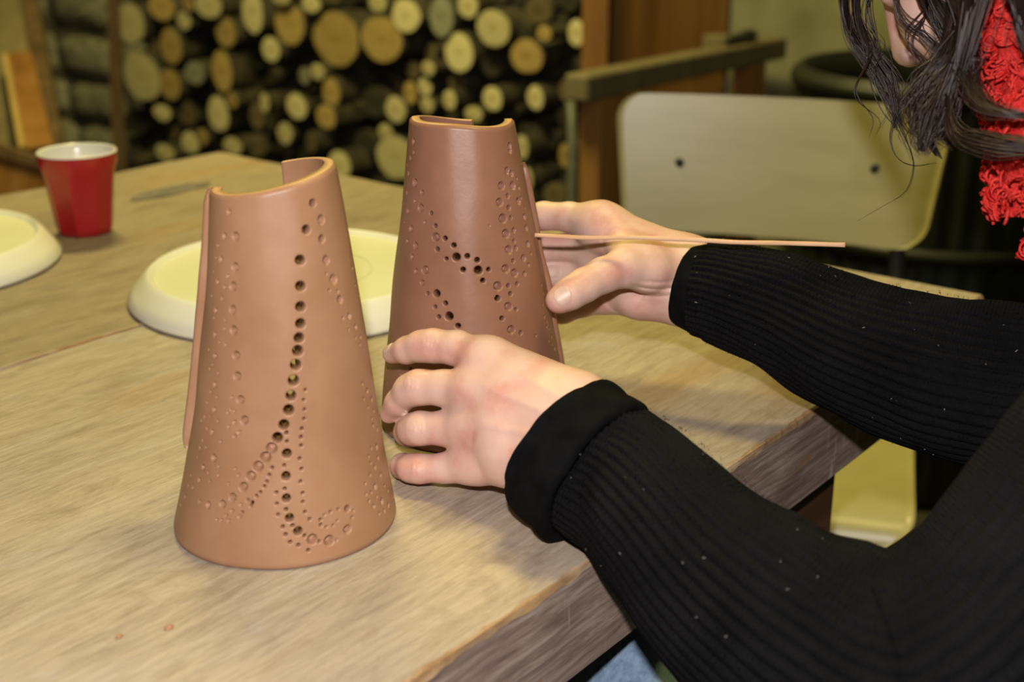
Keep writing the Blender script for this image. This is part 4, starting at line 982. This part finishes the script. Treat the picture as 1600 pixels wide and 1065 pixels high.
def back_w(t):
    hw = bw / 2 - .020 * (0.5 - t / bh); R_ = .034; d = bh / 2 - abs(t)
    if d < R_: hw = hw - R_ + math.sqrt(max(0, R_ ** 2 - (R_ - d) ** 2))
    return -hw, hw
ts = np.concatenate([-bh / 2 + .034 * (1 - np.cos(np.linspace(0, math.pi / 2, 9))), np.linspace(-bh / 2 + .034, bh / 2 - .034, 12)[1:-1], bh / 2 - .034 * (1 - np.cos(np.linspace(math.pi / 2, 0, 9)))])
v, f, mi = panel(back_fn, back_w, ts, 48, -.010); obj('backrest', v, f, [M['chair'], M['chair_edge']], chair, mi=mi)
for (x, y) in ((1060, 255), (1366, 265)):
    s_ = ((x - 1216) / FPX * 1.64) / .97; t_ = (262 - y) / FPX * 1.64 / .95 - .297 * s_ * 0.0
    s_lo, best = s_, 1e9
    for ss in np.linspace(-.2, .2, 161):
        for tt in np.linspace(-.06, .06, 49):
            p = back_fn(ss, tt) - CAM; dep = p[1] * CS - p[2] * SN; e = (800 + FPX * p[0] / dep - x) ** 2 + (532.5 - FPX * (p[1] * SN + p[2] * CS) / dep - y) ** 2
            if e < best: best, s_, t_ = e, ss, tt
    c = back_fn(s_, t_); nrm = -(cb_ + ca_ * (1.1 * s_ * -1)); nrm /= np.linalg.norm(nrm)
    v, f = tube([c - nrm * .004, c + nrm * .0008, c + nrm * .0016], [.0062, .0062, .0040], 18); obj('rivet', v, f, M['metal_dark'], chair)
sd_ = .40; swd = .39
def seat_fn(s_, t):
    """t runs from the rolled front lip (0) back to sd_."""
    z = 0.0
    if t < .05:
        q = (.05 - t) / .05; z = -.036 * q ** 1.7; t2 = t + .012 * q ** 3
    else: t2 = t
    return SF + ca_ * (s_ - swd / 2) + cb_ * t2 + UP * (z - .010 * math.sin(min(1, max(0, t / sd_)) * math.pi) + .25 * s_ * s_ * .2)
def seat_w(t):
    hw = swd / 2 - .010 * t / sd_; R_ = .035; d = min(t, sd_ - t)
    if d < R_: hw = hw - R_ + math.sqrt(max(0, R_ ** 2 - (R_ - d) ** 2))
    return -hw, hw
ts = np.concatenate([.035 * (1 - np.cos(np.linspace(0, math.pi / 2, 12))), np.linspace(.035, sd_ - .035, 16)[1:-1], sd_ - .035 * (1 - np.cos(np.linspace(math.pi / 2, 0, 9)))])
v, f, mi = panel(seat_fn, seat_w, ts, 40, -.010); obj('seat', v, f, [M['chair'], M['chair_edge']], chair, mi=mi)
for sg in (-1, 1):
    f0 = SF + ca_ * (-swd / 2 + sg * .155)
    fl = f0 + cb_ * .05; rl = f0 + cb_ * .36
    v, f = tube(crom([[fl[0] - cb_[0] * .03, fl[1] - cb_[1] * .03, .01], [fl[0], fl[1], .25], [fl[0] + cb_[0] * .01, fl[1] + cb_[1] * .01, .415], [fl[0] + cb_[0] * .06, fl[1] + cb_[1] * .06, .427], [rl[0] - cb_[0] * .05, rl[1] - cb_[1] * .05, .425]], 40), .010, 12); obj('leg', v, f, M['metal_dark'], chair)
    tp = BCc + ca_ * sg * .150 + cb_ * .012
    v, f = tube(crom([[rl[0] + cb_[0] * .07, rl[1] + cb_[1] * .07, .01], [rl[0] + cb_[0] * .02, rl[1] + cb_[1] * .02, .25], [rl[0], rl[1], .425], [rl[0] + cb_[0] * .02, rl[1] + cb_[1] * .02, .52], tp - bup * .02 , tp + bup * .06], 44), .010, 12); obj('leg', v, f, M['metal_dark'], chair)

# ------------------------------------------------------------------ firewood stack
Q0 = np.array([.131, 3.05, 0])
def on_face(x, y, rec=0.0):
    d = ray(x, y); t = (float(Q0 @ E1) + rec - CAM @ E1) / (d @ E1); return CAM + d * t, t
LOGS = [(202,36,23,33,'p'),(252,10,21,23,'o'),(287,32,11,15,'p'),(325,8,20,20,'p'),(294,8,8,11,'o'),(394,18,16,34,'p'),(267,72,17,29,'o'),(238,68,12,16,'d'),(221,119,29,39,'p'),(265,132,16,25,'o'),(353,51,15,24,'o'),(304,114,15,18,'g'),(347,112,16,33,'o'),
 (253,176,13,13,'p'),(291,178,15,20,'d'),(341,178,16,28,'p'),(362,157,8,13,'o'),(269,204,9,16,'d'),(297,222,13,17,'p'),(315,214,9,13,'o'),(257,238,15,13,'p'),(363,228,14,14,'p'),(344,227,8,10,'d'),(396,228,20,18,'d'),(413,160,7,15,'p'),(401,182,11,22,'d'),(216,248,9,8,'d'),
 (439,-2,14,9,'p'),(453,38,23,33,'o'),(486,6,14,13,'p'),(525,62,37,44,'o'),(596,62,32,37,'o'),(590,4,14,14,'p'),(634,25,23,26,'p'),(423,77,14,20,'p'),(496,112,11,13,'p'),(475,119,8,13,'g'),(517,145,13,24,'o'),(645,110,11,13,'d'),(622,132,8,11,'d'),(641,145,11,18,'o'),
 (463,166,16,21,'p'),(509,182,15,19,'o'),(445,208,12,18,'p'),(486,222,8,17,'d'),(449,236,8,10,'d'),(530,258,17,23,'p'),(618,171,16,21,'p'),(602,206,11,13,'p'),(618,245,34,35,'p'),(587,160,22,24,'k'),
 (690,26,19,33,'g'),(731,9,16,19,'p'),(770,44,27,29,'p'),(717,82,22,31,'p'),(841,16,22,23,'d'),(850,52,11,12,'o'),(823,87,26,28,'o'),(900,51,13,21,'p'),(672,82,9,15,'d'),(669,107,10,12,'p'),(664,136,11,14,'p'),(667,164,11,12,'p'),(715,130,14,16,'d'),(702,156,10,16,'p'),(769,154,15,19,'p'),(836,152,13,20,'p'),(740,178,14,12,'p'),(768,102,16,19,'k'),(888,142,16,19,'d'),(808,48,14,22,'k'),
 (815,230,10,20,'p'),(883,243,10,19,'o'),(866,304,19,19,'d'),(822,280,10,20,'p'),(831,213,14,17,'k'),(797,172,14,15,'k')]
TONE = {'p': ('cut_pale', 'pale'), 'o': ('cut_ochre', 'ochre'), 'd': ('cut_dim', 'dull brown'), 'g': ('cut_grey', 'greyish'), 'k': ('cut_dark', 'dark')}
LANG = ANG - math.pi / 2
def make_log(x, y, rx, ry, mat, rec, label, group, k):
    c, t = on_face(x, y, rec); dv = ray(x, y); cosf = abs(dv @ E1) / np.linalg.norm(dv[:2])
    Rz = ry * t / FPX; Rx = rx * t / FPX / cosf; L = random.uniform(.22, .27); n = 22
    root = empty('firewood_log', c, label, 'log', group); root.rotation_euler = (random.uniform(-.015, .015), 0, LANG + random.uniform(-.025, .025))
    a = np.linspace(0, 2 * math.pi, n, endpoint=False); sh = 1 + .07 * vnoise(np.cos(a) * 1.5 + k * 2.7, np.sin(a) * 1.5 + k)
    ring = lambda s_, yy: np.stack([np.cos(a) * Rx * sh * s_, np.full(n, yy), np.sin(a) * Rz * sh * s_], 1)
    V = np.vstack([ring(.955, .0006), ring(1.0, .004), ring(1.0 + .015 * math.sin(k), L * .5), ring(1.0, L), np.array([[0, L, 0]])])
    F = []
    for r_ in range(3): F += [(r_ * n + i, r_ * n + (i + 1) % n, (r_ + 1) * n + (i + 1) % n, (r_ + 1) * n + i) for i in range(n)]
    F += [(3 * n + i, 3 * n + (i + 1) % n, 4 * n) for i in range(n)]
    o = bpy.data.objects.new('bark', mesh_data('bark', V, F, M['bark'])); COL.objects.link(o); o.parent = root
    V = np.vstack([ring(.96, .0005), ring(.5, -.0008), np.array([[0, -.001, 0]])]); F = [(i, (i + 1) % n, n + (i + 1) % n, n + i) for i in range(n)] + [(n + i, n + (i + 1) % n, 2 * n) for i in range(n)]
    o = bpy.data.objects.new('cut_face', mesh_data('cut_face', V, F, mat)); COL.objects.link(o); o.parent = root
ordn = ['first', 'second', 'third', 'fourth', 'fifth', 'sixth', 'seventh', 'eighth', 'ninth', 'tenth', 'eleventh', 'twelfth', 'thirteenth', 'fourteenth', 'fifteenth']
rows = {}
for lg in LOGS: rows.setdefault(min(8, max(0, int((lg[1] + 12) // 38))), []).append(lg)
k = 0
for r_, lst in sorted(rows.items()):
    for i, lg in enumerate(sorted(lst)):
        k += 1; x, y, rx, ry, tn = lg; m_, word = TONE[tn]; size = 'large' if ry > 30 else ('small' if ry < 17 else 'mid-sized')
        rec = random.uniform(0, .03) + (.05 if tn in 'dk' else 0)
        make_log(x, y, rx, ry, M[m_], rec, '%s %s cut log end, %s from left in row %s of the stacked firewood' % (size, word, ordn[i], ['one', 'two', 'three', 'four', 'five', 'six', 'seven', 'eight', 'nine'][r_]), 'logs in the firewood stack', k)
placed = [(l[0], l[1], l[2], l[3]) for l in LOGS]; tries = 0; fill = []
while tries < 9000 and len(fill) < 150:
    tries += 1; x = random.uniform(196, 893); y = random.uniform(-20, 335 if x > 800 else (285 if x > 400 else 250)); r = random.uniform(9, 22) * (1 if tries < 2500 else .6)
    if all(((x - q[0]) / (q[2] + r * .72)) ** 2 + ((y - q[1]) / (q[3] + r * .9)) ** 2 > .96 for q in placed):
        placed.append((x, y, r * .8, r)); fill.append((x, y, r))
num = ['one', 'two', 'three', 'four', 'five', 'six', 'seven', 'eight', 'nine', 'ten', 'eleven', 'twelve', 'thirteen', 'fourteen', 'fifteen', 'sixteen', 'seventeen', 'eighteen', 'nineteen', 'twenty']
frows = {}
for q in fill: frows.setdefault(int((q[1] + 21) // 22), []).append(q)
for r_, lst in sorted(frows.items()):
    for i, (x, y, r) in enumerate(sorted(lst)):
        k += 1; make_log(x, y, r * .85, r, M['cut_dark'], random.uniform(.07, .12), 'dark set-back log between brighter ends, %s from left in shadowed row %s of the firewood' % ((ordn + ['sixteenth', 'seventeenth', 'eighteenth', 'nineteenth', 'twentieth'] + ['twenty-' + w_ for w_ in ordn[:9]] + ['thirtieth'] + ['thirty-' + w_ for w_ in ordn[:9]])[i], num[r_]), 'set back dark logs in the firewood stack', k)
bv, bf = box_vf(Q0 + E2 * .83 + E1 * .2 + UP * .075, E2 * .82, E1 * .13, UP * .075, .004)
tag(obj('trim_2', bv, bf, M['brown_wood'], origin=Q0 + E2 * .83 + E1 * .2, smooth=False), kind='structure')
def board(name, px, thick, mat, parent=None, label=None, cat=None, direction=None):
    pts = [P(*q) for q in px]; d = np.asarray(direction) if direction is not None else ray(*[np.mean([q[i] for q in px]) for i in (0, 1)]) * np.array([1, 1, 0]); d = d / np.linalg.norm(d)
    v, f = prism_px(pts, thick, d); c = v.mean(0)
    o = obj(name, v, f, mat, parent, origin=c, smooth=False)
    if label: tag(o, label, cat)
    return o
def post(name, x0, x1, y0, y1, t, thick, mat, label, cat, lean=0.0):
    """a square timber standing on the floor, front face at depth t."""
    a, b_ = P(x0, y1, t), P(x1, y1, t); dirx = (b_ - a); zt = P(x0, y0, t)[2]; wv = dirx * np.array([1, 1, 0]); top = a + np.array([lean, 0, 0]); 
    V = []
    for zz, of in ((0.0, -lean), (zt, lean)):
        p = np.array([a[0] + of, a[1], zz]); q = p + wv; bk = np.array([ray((x0 + x1) / 2, y1)[0], ray((x0 + x1) / 2, y1)[1], 0]); bk = bk / np.linalg.norm(bk) * thick
        V += [p, q, q + bk, p + bk]
    V = np.array(V); F = [(0, 3, 2, 1), (4, 5, 6, 7), (0, 1, 5, 4), (1, 2, 6, 5), (2, 3, 7, 6), (3, 0, 4, 7)]
    return tag(obj(name, V, F, mat, origin=np.array([V[:4, 0].mean(), V[:4, 1].mean(), 0]), smooth=False), label, cat)
post('rack_post', 172, 192, -160, 120, 4.02, .06, M['brown_wood'], 'slim dark brown upright at the left end of the firewood stack', 'post', lean=.03)
post('rack_post', 908, 948, -160, 120, 3.02, .08, M['orange_wood'], 'orange pine upright at the right end of the firewood stack', 'post')
v, f = tube(crom([P(894, 320, 2.94) * [1, 1, 0], P(894, 250, 2.94), P(892, 160, 2.94)], 14), .011, 12); tag(obj('metal_pole', v, f, M['pipe'], origin=P(894, 320, 2.94) * [1, 1, 0]), 'thin grey-green pole standing before the right end of the firewood', 'pole')

# ------------------------------------------------------------------ bench, board and bin by the back wall
BA = np.array([.142, 2.487, 0]); BB = np.array([.640, 3.11, 0]); BG = (BB - BA) / np.linalg.norm(BB - BA); BN = np.array([-BG[1], BG[0], 0])
bench = empty('low_bench', (BA + BB) / 2 - BN * .2, 'rough brown wooden workbench running back to the wall beside the firewood', 'bench')
def bbox_(name, s0, s1, n0, n1, z0, z1, mat):
    c = BA + BG * (s0 + s1) / 2 - BN * (n0 + n1) / 2 + UP * (z0 + z1) / 2
    v, f = box_vf(c, BG * (s1 - s0) / 2, BN * (n1 - n0) / 2, UP * (z1 - z0) / 2, .004); obj(name, v, f, mat, bench, origin=c, smooth=False, rotz=math.atan2(BG[1], BG[0]))
BL = float(np.linalg.norm(BB - BA))
BN = -BN if BN[0] > 0 else BN        # pointing left-away; bench body lies on that side
def bb2(name, s0, s1, n0, n1, z0, z1, mat):
    c = BA + BG * (s0 + s1) / 2 + BN * (n0 + n1) / 2 + UP * (z0 + z1) / 2
    v, f = box_vf(c, BG * (s1 - s0) / 2, BN * (n1 - n0) / 2, UP * (z1 - z0) / 2, .004); return obj(name, v, f, mat, bench, origin=c, smooth=False, rotz=math.atan2(BG[1], BG[0]))
bench.location = BA + BG * BL / 2 + BN * .1
bb2('bench_rail', 0, BL, 0, .055, .672, .720, M['grey_wood']); bb2('bench_rail', BL - .05, BL, .055, .20, .672, .716, M['grey_wood'])
bb2('leg', .045, .12, .002, .052, 0, .672, M['orange_wood']); bb2('leg', BL - .16, BL - .09, .002, .052, 0, .672, M['orange_wood'])
bb2('shelf', .08, BL - .10, .01, .10, .25, .275, M['brown_wood'])
pb = BA + BG * .14 + BN * .23
pl, pr_ = P(957, 60, 3.06), P(1132, 60, 3.24); pd = (pr_ - pl) * [1, 1, 0]; pw = np.linalg.norm(pd); pd /= pw; pn = np.array([-pd[1], pd[0], 0])
c = (pl + pr_) / 2 * [1, 1, 0] + UP * .6
v, f = box_vf(c, pd * pw / 2, pn * .011, UP * .6, .003); tag(obj('plywood_board', v, f, M['orange_wood'], origin=c - UP * .6, smooth=False, rotz=math.atan2(pd[1], pd[0])), 'tall orange-brown plywood board standing behind the workbench', 'board')
c = BA + BG * (BL * .78) + BN * .028 + UP * .7205
s = Sdf(c - [.09, .09, .01], c + [.09, .09, .05], .004); s.cone(c - BG * .055 + UP * .011, c + BG * .02 + UP * .012, .010, .012, .01); s.ell(c + BG * .04 + UP * .014, [BG * .03, BN * .018, UP * .014], .01)
v, f = s.mesh(); tag(obj('hand_tool', v, f, M['metal_dark'], origin=c), 'small dark tool lying on the far end of the workbench', 'tool')
c = BA + BG * (BL * .70) + BN * .06 + UP * .276
v, f = lathe([(.0005, 0), (.028, 0), (.030, .004), (.030, .20), (.027, .225), (.012, .25), (.011, .285), (.0005, .287)], c, 32); tag(obj('bottle', v, f, M['glass_blue'], origin=c), 'pale blue-grey bottle standing under the workbench', 'bottle')
# large ribbed bin behind the chair
bc = P(1475, 150, 2.35); bc[2] = 0
bin_ = empty('ribbed_bin', bc, 'big dark green ribbed bin behind the yellow chair', 'bin')
n = 240; zt = P(1300, 112, 2.2)[2]
def ribm(t, pr): return 1 + .022 * (1 if (t * 36 / (2 * math.pi)) % 1 < .5 else 0) * np.where((pr[:, 1] > .03) & (pr[:, 1] < zt - .06), 1, 0)
v, f = lathe([(.0005, .0), (.235, 0), (.242, .01), (.243, .031), (.250, .2), (.254, zt * .5), (.258, zt - .061), (.258, zt - .04), (.258, zt - .01), (.250, zt - .01), (.246, zt - .06), (.232, .03), (.0005, .025)], bc, n, ribm); obj('tub', v, f, M['bin'], bin_)
for zz in (zt * .35, zt * .62, zt - .03):
    v, f = lathe([(.250, zz - .014), (.268, zz - .012), (.272, zz), (.268, zz + .012), (.250, zz + .014)], bc, 96); obj('hoop', v, f, M['bin'], bin_)

# ------------------------------------------------------------------ things leaning by the stone wall, far left
lean = empty('wooden_partition', P(20, 330, 3.2) * [1, 1, 0], 'wide grey-brown wooden partition leaning against the stone wall at far left', 'partition')
def lean_board(name, px, thick, mat, parent=None, label=None, cat=None):
    pts = [P(*q) for q in px]; e1 = pts[1] - pts[0]; e2 = pts[3] - pts[0]; nn = np.cross(e1, e2); nn /= np.linalg.norm(nn)
    if nn[1] < 0: nn = -nn
    v, f = prism_px(pts, thick, nn); o = obj(name, v, f, mat, parent, origin=(np.array(parent.location) if parent else v.mean(0) * [1, 1, 0] + UP * v[:, 2].min()), smooth=False)
    if label: tag(o, label, cat)
    return o
lean_board('board', [(-140, -130, 3.75), (16, -130, 3.75), (84, 235, 3.2), (-90, 420, 2.95)], .02, M['grey_wood'], lean)
lean_board('frame_strip', [(10, -130, 3.73), (36, -130, 3.73), (112, 300, 3.08), (86, 300, 3.08)], .035, M['brown_wood'], lean)
op = empty('leaning_plank', P(45, 232, 3.02) * [1, 1, 0] + UP * P(45, 232, 3.02)[2], 'short orange plank with a light batten, leaning on the grey-brown partition behind the red cup', 'plank')
lean_board('plank', [(4, 84, 3.30), (48, 78, 3.30), (84, 228, 3.02), (30, 232, 3.02)], .018, M['orange_wood'], op)
lean_board('batten', [(3, 84, 3.285), (11, 83, 3.285), (38, 228, 3.01), (29, 229, 3.01)], .012, M['cut_ochre'], op)
crate = empty('wooden_crate', P(0, 330, 2.45) * [1, 1, 0], 'orange wooden crate with a dark top rail behind the table at far left', 'crate')
lean_board('side_board', [(-160, 200, 2.5), (76, 262, 2.35), (76, 420, 2.35), (-160, 420, 2.5)], .03, M['orange_wood'], crate)
lean_board('top_rail', [(-160, 178, 2.49), (78, 252, 2.34), (78, 266, 2.34), (-160, 200, 2.49)], .05, M['brown_wood'], crate)
